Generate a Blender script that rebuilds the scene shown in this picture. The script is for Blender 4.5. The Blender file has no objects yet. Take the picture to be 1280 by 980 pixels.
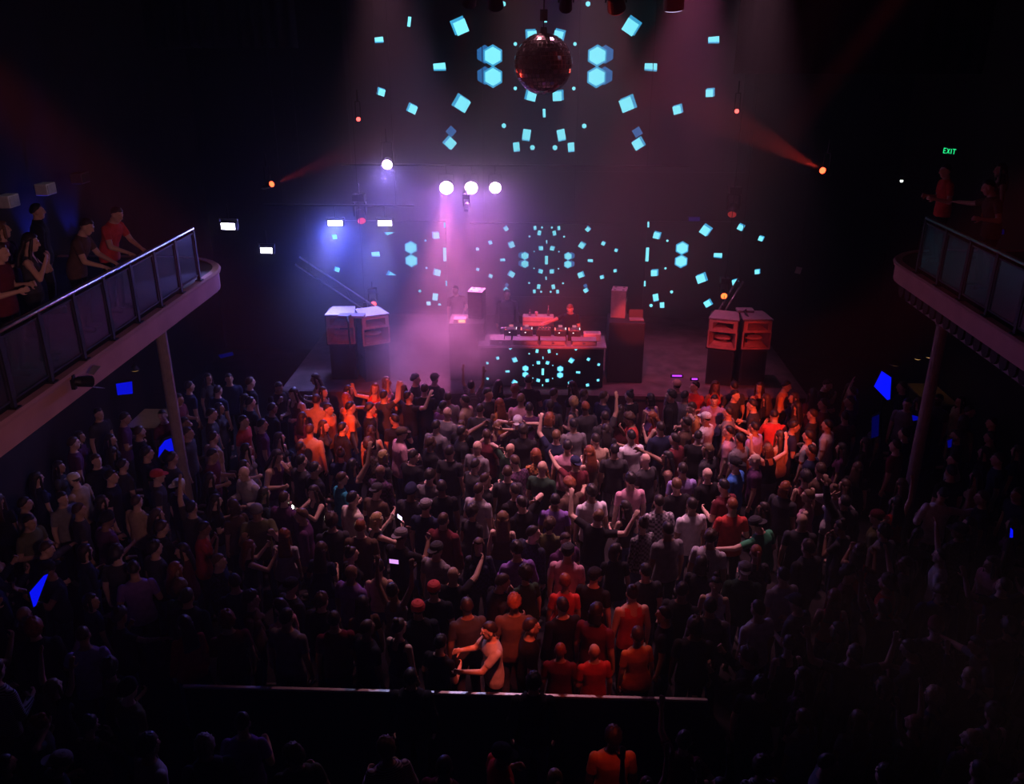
import bpy, bmesh, math, random
import numpy as np
from mathutils import Vector, Matrix, noise
random.seed(11)
R = math.radians
scene = bpy.context.scene
COL = scene.collection

# ------------------------------------------------------------------ camera
PITCH, YAW, FPX, CAMZ = R(22.3), R(2.18), 1072.0, 9.0
cam = bpy.data.objects.new('camera', bpy.data.cameras.new('camera'))
COL.objects.link(cam)
cam.location = (0, 0, CAMZ)
cam.rotation_euler = (math.pi / 2 - PITCH, 0, YAW)
cam.data.sensor_width = 36.0
cam.data.lens = 36.0 * FPX / 1280.0
cam.data.clip_end = 200
scene.camera = cam

def P(px, py, X=None, Y=None, Z=None):
    """the point of the room seen at a pixel of the 1280x980 photograph, on a known plane"""
    cx, cy = (px - 640) / FPX, (490 - py) / FPX
    d = (cx, math.cos(PITCH) + cy * math.sin(PITCH), -math.sin(PITCH) + cy * math.cos(PITCH))
    c, s = math.cos(YAW), math.sin(YAW)
    d = Vector((c * d[0] - s * d[1], s * d[0] + c * d[1], d[2]))
    t = X / d.x if X is not None else (Y / d.y if Y is not None else (Z - CAMZ) / d.z)
    return Vector((0, 0, CAMZ)) + d * t

# ------------------------------------------------------------------ view
scene.view_settings.view_transform = 'Standard'
scene.view_settings.look = 'None'
scene.view_settings.gamma = 1.0
scene.view_settings.use_curve_mapping = False
scene.view_settings.exposure = 0.0
cy = scene.cycles
cy.use_denoising = True
cy.max_bounces = 4
cy.diffuse_bounces = 2
cy.glossy_bounces = 3
cy.transparent_max_bounces = 8
cy.volume_bounces = 0
cy.caustics_reflective = False
cy.caustics_refractive = False
cy.sample_clamp_indirect = 3.0
cy.volume_step_rate = 0.6
w = bpy.data.worlds.new('world'); scene.world = w; w.use_nodes = True
w.node_tree.nodes['Background'].inputs[0].default_value = (0.10, 0.05, 0.12, 1)
w.node_tree.nodes['Background'].inputs[1].default_value = 0.0

# ------------------------------------------------------------------ materials
MATS = {}
def mat(name, col, rough=0.7, metal=0.0, var=0.12, scale=9.0, spec=0.3, bump=0.0):
    """plain surface with a little procedural unevenness of its own"""
    if name in MATS: return MATS[name]
    m = bpy.data.materials.new(name); m.use_nodes = True
    nt = m.node_tree; b = nt.nodes['Principled BSDF']
    tc = nt.nodes.new('ShaderNodeTexCoord'); nz = nt.nodes.new('ShaderNodeTexNoise')
    nz.inputs['Scale'].default_value = scale; nz.inputs['Detail'].default_value = 2
    rp = nt.nodes.new('ShaderNodeValToRGB')
    rp.color_ramp.elements[0].position = 0.3; rp.color_ramp.elements[1].position = 0.7
    rp.color_ramp.elements[0].color = (*[c * (1 - var) for c in col], 1)
    rp.color_ramp.elements[1].color = (*[min(1, c * (1 + var)) for c in col], 1)
    nt.links.new(tc.outputs['Object'], nz.inputs['Vector'])
    nt.links.new(nz.outputs['Fac'], rp.inputs['Fac'])
    nt.links.new(rp.outputs['Color'], b.inputs['Base Color'])
    b.inputs['Roughness'].default_value = rough; b.inputs['Metallic'].default_value = metal
    b.inputs['Specular IOR Level'].default_value = spec
    if bump:
        bp = nt.nodes.new('ShaderNodeBump'); bp.inputs['Strength'].default_value = bump
        nt.links.new(nz.outputs['Fac'], bp.inputs['Height']); nt.links.new(bp.outputs['Normal'], b.inputs['Normal'])
    MATS[name] = m
    return m

def glow(name, col, strength):
    if name in MATS: return MATS[name]
    m = bpy.data.materials.new(name); m.use_nodes = True
    nt = m.node_tree; nt.nodes.remove(nt.nodes['Principled BSDF'])
    e = nt.nodes.new('ShaderNodeEmission'); e.inputs[0].default_value = (*col, 1); e.inputs[1].default_value = strength
    nt.links.new(e.outputs[0], nt.nodes['Material Output'].inputs['Surface'])
    MATS[name] = m
    return m

def checked(name, c1, c2, s=26):
    if name in MATS: return MATS[name]
    m = bpy.data.materials.new(name); m.use_nodes = True
    nt = m.node_tree; b = nt.nodes['Principled BSDF']
    tc = nt.nodes.new('ShaderNodeTexCoord'); ck = nt.nodes.new('ShaderNodeTexChecker')
    ck.inputs['Color1'].default_value = (*c1, 1); ck.inputs['Color2'].default_value = (*c2, 1); ck.inputs['Scale'].default_value = s
    nt.links.new(tc.outputs['Object'], ck.inputs['Vector']); nt.links.new(ck.outputs['Color'], b.inputs['Base Color'])
    b.inputs['Roughness'].default_value = 0.85
    MATS[name] = m
    return m

def striped(name, c1, c2, s=14):
    if name in MATS: return MATS[name]
    m = bpy.data.materials.new(name); m.use_nodes = True
    nt = m.node_tree; b = nt.nodes['Principled BSDF']
    tc = nt.nodes.new('ShaderNodeTexCoord'); wv = nt.nodes.new('ShaderNodeTexWave')
    wv.bands_direction = 'Z'; wv.inputs['Scale'].default_value = s
    rp = nt.nodes.new('ShaderNodeValToRGB'); rp.color_ramp.interpolation = 'CONSTANT'
    rp.color_ramp.elements[0].color = (*c1, 1); rp.color_ramp.elements[1].color = (*c2, 1); rp.color_ramp.elements[1].position = 0.5
    nt.links.new(tc.outputs['Object'], wv.inputs['Vector']); nt.links.new(wv.outputs['Fac'], rp.inputs['Fac'])
    nt.links.new(rp.outputs['Color'], b.inputs['Base Color']); b.inputs['Roughness'].default_value = 0.85
    MATS[name] = m
    return m

def glassy(name, tint, gloss=0.08):
    if name in MATS: return MATS[name]
    m = bpy.data.materials.new(name); m.use_nodes = True
    nt = m.node_tree; nt.nodes.remove(nt.nodes['Principled BSDF'])
    t = nt.nodes.new('ShaderNodeBsdfTransparent'); t.inputs[0].default_value = (*tint, 1)
    g = nt.nodes.new('ShaderNodeBsdfGlossy'); g.inputs['Roughness'].default_value = 0.25; g.inputs[0].default_value = (.8, .8, .9, 1)
    mx = nt.nodes.new('ShaderNodeMixShader'); mx.inputs[0].default_value = gloss
    nt.links.new(t.outputs[0], mx.inputs[1]); nt.links.new(g.outputs[0], mx.inputs[2])
    nt.links.new(mx.outputs[0], nt.nodes['Material Output'].inputs['Surface'])
    MATS[name] = m
    return m

BLACK = mat('black paint', (.018, .017, .019), .65)
BLACKM = mat('black metal', (.02, .02, .022), .5, .4)
STEEL = mat('brushed steel', (.55, .55, .58), .3, 1.0)
DARKCLOTH = mat('black drape cloth', (.012, .011, .013), .95, bump=.3)
PLY = mat('black stage ply', (.045, .04, .045), .6, var=.25, scale=4)

# ------------------------------------------------------------------ mesh helpers
class MB:
    def __init__(self): self.v, self.f, self.m = [], [], []
    def add(self, vs, fs, mi=0):
        b = len(self.v); self.v += [tuple(v) for v in vs]
        self.f += [tuple(b + i for i in f) for f in fs]; self.m += [mi] * len(fs)
    def box(self, c, s, rot=None, mi=0, taper=1.0):
        c = Vector(c); hx, hy, hz = s[0] / 2, s[1] / 2, s[2] / 2
        vs = [Vector((sx * hx * (taper if sz > 0 else 1), sy * hy * (taper if sz > 0 else 1), sz * hz)) for sz in (-1, 1) for sy in (-1, 1) for sx in (-1, 1)]
        if rot is not None: vs = [rot @ v for v in vs]
        self.add([c + v for v in vs], [(0, 2, 3, 1), (4, 5, 7, 6), (0, 1, 5, 4), (2, 6, 7, 3), (0, 4, 6, 2), (1, 3, 7, 5)], mi)
    def cone(self, p0, p1, r0, r1, n=12, mi=0, dome=0):
        """round bar, tapered, closed; dome adds rounded ends"""
        p0, p1 = Vector(p0), Vector(p1); a = (p1 - p0)
        L = a.length; a = a / L if L > 1e-9 else Vector((0, 0, 1))
        u = a.orthogonal().normalized(); v = a.cross(u)
        st = []
        if dome:
            for k in range(dome, 0, -1):
                an = math.pi / 2 * k / (dome + .0)
                if k == dome: st.append((p0 - a * r0, 0)); continue
                st.append((p0 - a * r0 * math.sin(an), r0 * math.cos(an)))
        else: st.append((p0, 0))
        st += [(p0, r0), (p1, r1)]
        if dome:
            for k in range(1, dome + 1):
                an = math.pi / 2 * k / dome
                st.append((p1 + a * r1 * math.sin(an), 0 if k == dome else r1 * math.cos(an)))
        else: st.append((p1, 0))
        self.rev(st, u, v, n, mi)
    def rev(self, st, u, v, n, mi=0):
        vs, idx = [], []
        for c, r in st:
            if r == 0: idx.append([len(vs)] * n); vs.append(c)
            else:
                idx.append(list(range(len(vs), len(vs) + n)))
                vs += [c + u * (r * math.cos(2 * math.pi * k / n)) + v * (r * math.sin(2 * math.pi * k / n)) for k in range(n)]
        fs = []
        for i in range(len(st) - 1):
            for k in range(n):
                q = [idx[i][k], idx[i][(k + 1) % n], idx[i + 1][(k + 1) % n], idx[i + 1][k]]
                q2 = [x for j, x in enumerate(q) if x not in q[:j]]
                if len(q2) > 2: fs.append(tuple(q2))
        self.add(vs, fs, mi)
    def ell(self, c, r, M=None, nu=14, nv=9, mi=0):
        c = Vector(c); vs = [Vector((0, 0, -1))]; fs = []
        for i in range(1, nv):
            t = math.pi * i / nv - math.pi / 2
            for k in range(nu):
                p = 2 * math.pi * k / nu
                vs.append(Vector((math.cos(t) * math.cos(p), math.cos(t) * math.sin(p), math.sin(t))))
        vs.append(Vector((0, 0, 1)))
        for k in range(nu):
            k2 = (k + 1) % nu
            fs.append((0, 1 + k2, 1 + k))
            for i in range(nv - 2):
                a = 1 + i * nu
                fs.append((a + k, a + k2, a + nu + k2, a + nu + k))
            a = 1 + (nv - 2) * nu
            fs.append((a + k, a + k2, len(vs) - 1))
        o = []
        for q in vs:
            q = Vector((q.x * r[0], q.y * r[1], q.z * r[2]))
            if M is not None: q = M @ q
            o.append(c + q)
        self.add(o, fs, mi)
    def loft(self, rings, mi=0):
        n = len(rings[0]); vs = [p for r in rings for p in r]; fs = []
        for i in range(len(rings) - 1):
            for k in range(n):
                fs.append((i * n + k, i * n + (k + 1) % n, (i + 1) * n + (k + 1) % n, (i + 1) * n + k))
        fs.append(tuple(reversed(range(n)))); fs.append(tuple(range((len(rings) - 1) * n, len(rings) * n)))
        self.add(vs, fs, mi)
    def prism(self, pts, d, mi=0):
        """flat outline pts (3-D, one plane) given a thickness vector d"""
        d = Vector(d); n = len(pts); a = [Vector(p) for p in pts]
        self.add(a + [p + d for p in a], [tuple(range(n))[::-1], tuple(range(n, 2 * n))] + [(k, (k + 1) % n, n + (k + 1) % n, n + k) for k in range(n)], mi)
    def mesh(self, name, mats=(), smooth=False):
        me = bpy.data.meshes.new(name)
        me.from_pydata(self.v, [], self.f)
        for m in mats: me.materials.append(m)
        if any(self.m): me.polygons.foreach_set('material_index', self.m)
        if smooth: me.polygons.foreach_set('use_smooth', [True] * len(me.polygons))
        me.update()
        b = bmesh.new(); b.from_mesh(me); bmesh.ops.recalc_face_normals(b, faces=b.faces); b.to_mesh(me); b.free()
        return me
    def build(self, name, mats, parent=None, smooth=False, bevel=0.0):
        if not isinstance(mats, (list, tuple)): mats = [mats]
        return link(name, self.mesh(name, mats, smooth), parent, bevel)

def link(name, me, parent=None, bevel=0.0):
    o = bpy.data.objects.new(name, me); COL.objects.link(o)
    if parent is not None: o.parent = parent
    if bevel:
        b = o.modifiers.new('bevel', 'BEVEL'); b.width = bevel; b.segments = 2; b.limit_method = 'ANGLE'
    return o

def tag(o, label, cat, group=None, kind=None):
    if label: o['label'] = label
    if cat: o['category'] = cat
    if group: o['group'] = group
    if kind: o['kind'] = kind
    return o

def empty(name, loc=(0, 0, 0), rz=0.0):
    o = bpy.data.objects.new(name, None); COL.objects.link(o); o.location = loc; o.rotation_euler = (0, 0, rz)
    o.empty_display_size = .1
    return o

def struct(o): o['kind'] = 'structure'; return o

def aim(direction):
    return Vector(direction).to_track_quat('-Z', 'Y').to_euler()

def spot(name, loc, to, col, watts, cone, blend=.5, size=.05, parent=None):
    l = bpy.data.lights.new(name, 'SPOT'); l.energy = watts; l.color = col; l.spot_size = R(cone); l.spot_blend = blend; l.shadow_soft_size = size
    o = bpy.data.objects.new(name, l); COL.objects.link(o); o.location = loc
    o.rotation_euler = aim(Vector(to) - Vector(loc))
    return o
# ================================================================== THE HALL
XW, YB, YF, ZC = 10.0, 25.2, -4.0, 12.0
WALLM = mat('dark plaster', (.026, .016, .016), .85, var=.25, scale=1.5)
def slab(name, lo, hi, m):
    b = MB(); lo, hi = Vector(lo), Vector(hi); b.box((lo + hi) / 2, hi - lo); return struct(b.build(name, m))
slab('floor', (-XW, YF, -.2), (XW, YB, 0), mat('worn dance floor', (.018, .015, .016), .95, var=.4, scale=2, spec=.05))
slab('ceiling', (-XW, YF, ZC), (XW, YB, ZC + .2), mat('black ceiling', (.02, .018, .02), .9))
slab('wall_left', (-XW - .2, YF, -.2), (-XW, YB, ZC + .2), WALLM)
slab('wall_right', (XW, YF, -.2), (XW + .2, YB, ZC + .2), WALLM)
slab('wall_back', (-XW - .2, YB, -.2), (XW + .2, YB + .2, ZC + .2), mat('black back wall', (.02, .018, .022), .9))
slab('wall_front', (-XW - .2, YF - .2, -.2), (XW + .2, YF, ZC + .2), WALLM)

# stage: a black platform with a lower step along its front
STZ, STY = 1.2, 18.95
b = MB(); b.box((0, (STY + YB) / 2, STZ / 2), (12.6, YB - STY, STZ))
b.box((0, STY - .02, STZ - .06), (12.62, .06, .1))
stage = struct(b.build('stage_platform', mat('worn stage ply', (.13, .09, .095), .6, var=.35, scale=3), bevel=.01)); stage.name = 'floor_stage'

# balconies: slab, sloping fascia band; the right one carries a scalloped fringe
FASC = mat('dusty pink painted fascia', (.50, .27, .27), .8, var=.1, scale=2)
def balcony(side):
    s = -1 if side == 'left' else 1
    xf = 6.3 if s < 0 else 6.5
    zt, zb = (4.9, 4.5) if s < 0 else (5.22, 4.86)
    y0, y1 = YF, 17.1 if s < 0 else 16.9
    path = [(xf, y0), (xf, y1 - 1.3)] + [(xf + 1.3 - 1.3 * math.cos(a * math.pi / 2 / 8), y1 - 1.3 + 1.3 * math.sin(a * math.pi / 2 / 8)) for a in range(1, 9)] + [(XW, y1)]
    b = MB(); b.prism([(s * (x + .06), y - .05, zt - .17) for x, y in path[:-1]] + [(s * (XW - .01), y1 - .05, zt - .17), (s * (XW - .01), y0, zt - .17)], (0, 0, .15))
    o = struct(b.build('balcony_' + side, PLY))
    # fascia band with a rounded return to the side wall at the stage end
    prof = [(0, zb), (.10, zb), (.10, zt), (-.02, zt), (-.05, zt - .03), (-.04, zt - .07), (0, zt - .09)]
    rings = []
    for i, (x, y) in enumerate(path):
        p, q = path[max(0, i - 1)], path[min(len(path) - 1, i + 1)]
        t = Vector((q[0] - p[0], q[1] - p[1])).normalized(); n = Vector((t.y, -t.x))
        rings.append([(s * (x + n.x * d), y + n.y * d, z) for d, z in prof])
    f = MB(); f.loft(rings); fo = f.build('fascia', FASC, o)
    if s > 0:
        fr = MB()
        y = y0 + .2
        while y < y1 - 1.4:
            fr.prism([(xf + .03, y, zb), (xf + .03, y + .2, zb), (xf + .03, y + .2, zb - .14), (xf + .03, y + .15, zb - .2), (xf + .03, y + .1, zb - .22), (xf + .03, y + .05, zb - .2), (xf + .03, y, zb - .14)], (.05, 0, 0))
            y += .27
        fr.build('fringe', mat('dark fringe', (.03, .02, .022), .8), o)
        bk = MB(); bk.box((xf + .16, (y0 + y1 - 1.4) / 2, zb - .13), (.05, y1 - y0 - 1.6, .3)); bk.build('fringe_backing', mat('grey backing', (.3, .26, .25), .8), o)
    # column under the balcony edge
    return o
balcony('left'); balcony('right')
COLS = []
def column(px, py, s):
    p = P(px, py, X=s * (6.9)); b = MB(); COLS.append((p.x, p.y))
    b.cone((p.x, p.y, .12), (p.x, p.y, 4.5), .11, .10, 16); b.box((p.x, p.y, .06), (.36, .36, .12)); b.cone((p.x, p.y, 4.45), (p.x, p.y, 4.66), .12, .19, 16)
    return struct(b.build('column_' + ('left' if s < 0 else 'right'), mat('column paint', (.30, .25, .25), .7), smooth=False))
column(203, 430, -1); column(1178, 410, 1)

# railings: top tube, posts and clear panels between them
def railing(s, xf, zt, y0, y1, n, label):
    o = empty('balcony_railing', (s * (xf + .05), y0, zt - .01)); tag(o, label, 'railing', 'balcony railings')
    L = y1 - y0; h = .97
    b = MB(); b.cone((0, 0, h), (0, L, h), .032, .032, 12); b.build('top_rail', STEEL, o, True)
    for k in range(n + 1):
        b = MB(); y = L * k / n; b.box((0, y, h / 2), (.05, .06, h - .03)); b.box((0, y, .015), (.12, .12, .02)); b.build('post', BLACK, o)
    for k in range(n):
        ya, yb = L * k / n + .07, L * (k + 1) / n - .07
        b = MB(); b.box((0, (ya + yb) / 2, h / 2 + .02), (.012, yb - ya, h - .22)); pn = b.build('clear_panel', glassy('clear railing panel', (.62, .64, .76), .07), o)
        f = MB()
        for z in (.12, h - .08): f.box((0, (ya + yb) / 2, z), (.03, yb - ya + .05, .025))
        for y in (ya - .012, yb + .012): f.box((0, y, h / 2 + .02), (.03, .026, h - .2))
        f.build('panel_frame', BLACK, pn)
    return o
railing(-1, 6.3, 4.9, 5.0, 15.2, 12, 'clear panelled railing along the left balcony edge, lit white at its far end')
railing(1, 6.5, 5.22, 5.6, 15.0, 11, 'dark panelled railing along the right balcony edge')

# foreground rail with a black skirt
o = empty('crowd_rail', (-1.25, 8.86, 0)); tag(o, 'black skirted crowd rail with a glinting top edge crossing the foreground', 'rail')
b = MB(); b.box((0, 0, 1.085), (6.9, .05, .035)); b.build('top_rail', mat('rail with glint colour', (.60, .60, .68), .35, .5) , o, bevel=.006)  # pale colour stands in for glints on a black rail
b = MB(); b.box((0, 0, .53), (6.86, .05, 1.06)); b.build('skirt', mat('black skirt', (.008, .008, .009), .95), o)
for x in (-3.3, -1.1, 1.1, 3.3):
    b = MB(); b.box((x, .07, .53), (.07, .08, 1.06)); b.box((x, -.12, .03), (.07, .45, .05)); b.build('post', BLACKM, o)

# ================================================================== SCREENS
CY = glow('lit cyan', (.21, .84, 1.0), 1.3)
BLU = glow('lit deep blue', (.03, .18, .50), .8)
EDGE = glow('lit mid blue', (.05, .42, .75), 1.0)
SCR = mat('matt screen black', (.02, .02, .026), .6)
# one kaleidoscope of tumbling cubes: (dx, dy, kind, size, turn)
PAT = []
for sx in (-1, 1):
    for sy in (-1, 1):
        PAT += [(sx * 125, sy * 24, 'hex', 43, 0, sx), (sx * 200, sy * 87, 'cube', 36, 27 * sx * sy, sx), (sx * 323, sy * 99, 'cube', 23, 20 * sx * sy, sx),
                (sx * 398, sy * 60, 'cube', 19, 12 * sx * sy, sx), (sx * 31, sy * 68, 'cube', 26, 8 * sx * sy, sx), (sx * 43, sy * 158, 'rect', 22, 10 * sx, sx),
                (sx * 99, sy * 137, 'dot', 12, 20, sx), (sx * 71, sy * 50, 'dot', 9, 30, sx), (sx * 232, sy * 180, 'cube', 27, 38 * sx * sy, sx),
                (sx * 68, sy * 187, 'rect', 18, 4, sx), (sx * 28, sy * 189, 'dot', 13, 15 * sx, sx)]
    PAT += [(sx * 254, 0, 'bar', 30, -3 * sx, sx)]
PAT += [(0, 107, 'slit', 20, 3, 1), (0, -107, 'slit', 20, 3, 1), (0, 0, 'slit', 50, 0, 1)]

def poly(kind, s):
    if kind == 'hex': return [(math.sin(math.pi * k / 3) * s * .56, math.cos(math.pi * k / 3) * s * .55) for k in range(6)]
    if kind == 'cube': return [(-.5 * s, -.42 * s), (.42 * s, -.5 * s), (.5 * s, .42 * s), (-.42 * s, .5 * s)]
    if kind == 'rect': return [(-.42 * s, -.6 * s), (.45 * s, -.55 * s), (.42 * s, .6 * s), (-.45 * s, .55 * s)]
    if kind == 'bar': return [(-.5 * s, -.2 * s), (.5 * s, -.24 * s), (.47 * s, .26 * s), (-.5 * s, .22 * s)]
    if kind == 'slit': return [(-.17 * s, -.5 * s), (.17 * s, -.5 * s), (.17 * s, .5 * s), (-.17 * s, .5 * s)]
    return [(math.sin(math.pi * k / 3 + .3) * s * .5, math.cos(math.pi * k / 3 + .3) * s * .5) for k in range(6)]

def clip(pts, x0, x1, z0, z1):
    for ax, lim, sg in ((0, x0, 1), (0, x1, -1), (1, z0, 1), (1, z1, -1)):
        out = []
        for i, p in enumerate(pts):
            q = pts[(i + 1) % len(pts)]; a, c = sg * (p[ax] - lim), sg * (q[ax] - lim)
            if a >= 0: out.append(p)
            if a * c < 0:
                t = a / (a - c); out.append((p[0] + t * (q[0] - p[0]), p[1] + t * (q[1] - p[1])))
        pts = out
        if len(pts) < 3: return []
    return pts

def screen(name, label, c, unit, rect, pat_c=(0, 0), depth=.08, parent=None, windows=None, ghosts=True, frame=True, group=None, over=None):
    """a lit display: panel in the x-z plane facing -y, its picture drawn in separate lit facets on its face"""
    x0, x1, z0, z1 = rect
    b = MB(); b.box(((x0 + x1) / 2, depth / 2, (z0 + z1) / 2), (x1 - x0, depth, z1 - z0))
    def put(pts, y, mi):
        for wr in (windows or [rect]):
            q = clip(pts, *wr)
            if q: b.add([(p[0], y, p[1]) for p in q], [tuple(range(len(q)))], mi)
    for dx, dy, kind, s, a, sx in PAT:
        if over and (dx, dy) in over:
            if over[(dx, dy)] is None: continue
            kind, s, a = over[(dx, dy)]
        def tr(pts, ox=0, oy=0):
            ca, sa = math.cos(R(a)), math.sin(R(a))
            return [(pat_c[0] + unit * (dx + ox + x * ca - y * sa), pat_c[1] + unit * (-dy + oy + x * sa + y * ca)) for x, y in pts]
        base = poly(kind, s)
        if kind == 'hex':
            if ghosts: put(tr([(x * .9, y * .9) for x, y in base], sx * 19, 3), -.004, 2)
            put(tr([(x * 1.07, y * 1.07) for x, y in base]), -.007, 3); put(tr([(x * .9, y * .86) for x, y in base]), -.010, 1)
        elif kind == 'cube':
            if ghosts and abs(dx) in (200, 232) : put(tr([(x * .8, y * .8) for x, y in base], -sx * 2 if abs(dx) == 232 else 0, 29 if abs(dx) == 232 else 0), -.004, 2)
            put(tr(base, sx * s * .14, s * .1), -.007, 3); put(tr([(x * .9, y * .9) for x, y in base]), -.010, 1)
        elif kind in ('rect', 'bar'):
            put(tr(base, 0, -s * .12), -.007, 3); put(tr(base), -.010, 1)
        else: put(tr(base), -.010, 1)
    o = b.build(name, [SCR, CY, BLU, EDGE], parent)
    o.location = c
    if frame:
        f = MB(); t = .035
        for sx in (x0 - t / 2, x1 + t / 2): f.box((sx, depth / 2, (z0 + z1) / 2), (t, depth + .03, z1 - z0 + 2 * t))
        for sz in (z0 - t / 2, z1 + t / 2): f.box(((x0 + x1) / 2, depth / 2, sz), (x1 - x0, depth + .03, t))
        f.build('frame', BLACK, o)
    if label: tag(o, label, 'screen', group)
    return o
def pxm(px, py, Y):  # metres per photograph pixel (across) at a point
    return (P(px + 1, py, Y=Y) - P(px, py, Y=Y)).length
YT = 24.6; cT = P(681, 83, Y=YT); uT = .52 * pxm(681, 83, YT)
screen('projection_screen', 'huge dark upper screen behind the mirror ball, lit with large cyan tumbling cubes', cT, uT, (-5.4, 5.6, -2.75, 2.6), over={(-323, -99): ('slit', 22, -10), (323, -99): None, (-398, -60): ('bar', 22, 4), (398, -60): ('bar', 26, 3), (-43, -158): None, (43, -158): ('rect', 17, -20), (398, 60): ('cube', 21, 8)}, group='stage screens')
YC = 23.7; cC = P(683, 325, Y=YC); uC = .216 * pxm(683, 325, YC)
screen('led_screen', 'small dark screen behind the DJ, full ring of tiny cyan cubes', cC, uC, (-2.05, 2.05, -1.06, .98), group='stage screens')
YS = 23.1; cL = P(557, 318, Y=YS); uS = .345 * pxm(557, 318, YS)
m1 = pxm(557, 318, YS)
screen('led_screen', 'dark screen left of the DJ, cyan cubes fanning out to its left', cL, uS, (-3.3, .02, -1.5, .9), ghosts=False, frame=False, windows=[(-3.3, -1.0, -.60, .60), (-1.0, .02, -1.45, .88)], group='stage screens')
cR = P(808, 318, Y=YS)
screen('led_screen', 'dark screen right of the DJ, cyan cubes fanning out to its right', cR, uS, (-.02, 3.3, -1.5, .9), ghosts=False, frame=False, group='stage screens')

# ================================================================== DJ BOOTH
BY = 19.35
booth = empty('dj_booth', (-.02, BY, STZ)); tag(booth, 'wide dark DJ booth with cyan cubes on its front screen', 'DJ booth')
bw = 2.95
b = MB(); b.box((0, .42, .5), (bw, .8, 1.0)); b.build('body', BLACK, booth, bevel=.01)
b = MB(); b.box((0, .40, 1.03), (bw + .12, .9, .05)); b.build('table_top', mat('satin grey table top', (.30, .27, .30), .4), booth, bevel=.008)
cB = P(678.5, 464, Y=BY); uB = pxm(678, 464, BY) / 5.764
sb = screen('front_screen', None, (cB.x + .02, -.03, cB.z - STZ), uB, (-bw / 2 + .03, bw / 2 - .03, -(cB.z - STZ) + .04, 1.0 - (cB.z - STZ)), depth=.05, parent=booth, ghosts=False, frame=False)
TZ = STZ + 1.056
GREY = mat('scuffed grey case', (.34, .31, .33), .5)
def flight_case(x, wd, label):
    o = empty('flight_case', (x, BY + .22, TZ)); tag(o, label, 'case', 'flight cases along the booth front')
    b = MB(); b.box((0, 0, .06), (wd, .34, .12)); b.build('shell', GREY, o, bevel=.012)
    b = MB()
    for sx in (-1, 1): b.box((sx * (wd / 2 - .012), -.165, .06), (.028, .02, .124))
    b.box((0, -.172, .115), (wd, .012, .014)); b.build('edge_trim', STEEL, o)
    b = MB(); b.box((0, -.178, .06), (.06, .012, .04)); b.build('latch', STEEL, o)
for i, (x, wd) in enumerate(((-1.02, .5), (-.42, .62), (.24, .62), (.98, .6))):
    flight_case(x, wd, ['grey flight case at the left end of the booth top', 'grey flight case below the two left media players', 'grey flight case below the two right media players', 'grey flight case at the right end of the booth top below the red box'][i])
RED1 = glow('red button light', (1, .12, .10), 4); WHT1 = glow('white button light', (1, .8, .85), 3)
DECK = mat('black deck plastic', (.035, .033, .035), .35)
def player(x, label):
    o = empty('media_player', (x, BY + .54, TZ)); tag(o, label, 'DJ player', 'media players in a row on the booth')
    b = MB(); b.box((0, 0, .13), (.30, .28, .26)); b.build('body', DECK, o, bevel=.012)
    b = MB(); b.cone((0, -.03, .26), (0, -.03, .275), .105, .10, 28); b.cone((0, -.03, .275), (0, -.03, .28), .045, .04, 20); b.build('jog_wheel', mat('jog wheel grey', (.20, .19, .2), .3, .5), o)
    b = MB(); b.box((0, .115, .29), (.10, .02, .05), Matrix.Rotation(R(-35), 3, 'X')); b.build('display', glow('player display', (.7, .16, .25), .9), o)
    b = MB()
    for k in range(4): b.box((-.13, -.11 + k * .05, .263), (.018, .026, .01))
    b.build('button', RED1, o)
    b = MB()
    for k in range(3): b.box((.128, -.06 + k * .06, .263), (.014, .02, .01))
    b.box((-.03 , -.142, .2), (.03, .006, .012)); b.build('button', WHT1, o)
for i, x in enumerate((-.78, -.40, .42, .76)):
    player(x, ['leftmost black media player on the booth', 'black media player just left of the DJ mixer', 'black media player just right of the DJ mixer', 'rightmost black media player, nearest the red box'][i])
o = empty('dj_mixer', (0.01, BY + .54, TZ)); tag(o, 'black DJ mixer in the middle of the row of players', 'DJ mixer')
b = MB(); b.box((0, 0, .135), (.36, .30, .27)); b.build('body', DECK, o, bevel=.01)
b = MB()
for i in range(4):
    for j in range(4): b.cone((-.12 + i * .08, -.02 + j * .04, .27), (-.12 + i * .08, -.02 + j * .04, .288), .011, .009, 8)
b.build('knob', mat('knob grey', (.3, .3, .3), .4), o)
b = MB()
for i in range(4): b.box((-.12 + i * .08, -.09, .275), (.006, .07, .006)); b.box((-.12 + i * .08, -.09 + (i % 3 - 1) * .02, .283), (.02, .012, .014))
b.build('fader', mat('fader cap', (.6, .6, .62), .4), o)
b = MB()
for i in range(4): b.box((-.085 + i * .08, .04, .272), (.008, .05, .005))
b.build('level_meter', RED1, o)
o = empty('effects_box', (1.19, BY + .52, TZ)); tag(o, 'pale box at the right end of the booth, lit plain red', 'box')
b = MB(); b.box((0, 0, .09), (.42, .24, .18)); b.build('body', mat('pale box', (.62, .55, .55), .5), o, bevel=.012)
b = MB(); b.box((0, 0, .185), (.30, .16, .012)); b.build('panel', GREY, o)
# silver microphone stand in front of the left deck
o = empty('microphone_stand', (-.92, BY + .12, TZ)); tag(o, 'short black microphone stand at the left of the booth top', 'microphone stand')
b = MB(); b.cone((0, -.02, .0), (0, -.02, .02), .03, .028, 14); b.build('base', BLACKM, o)
b = MB(); b.cone((0, -.02, .02), (0, -.02, .38), .009, .009, 8); b.build('pole', BLACKM, o)
b = MB(); b.cone((-.08, -.02, .40), (.04, -.02, .40), .016, .024, 10, dome=2); b.build('microphone', STEEL, o, True)
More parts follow.
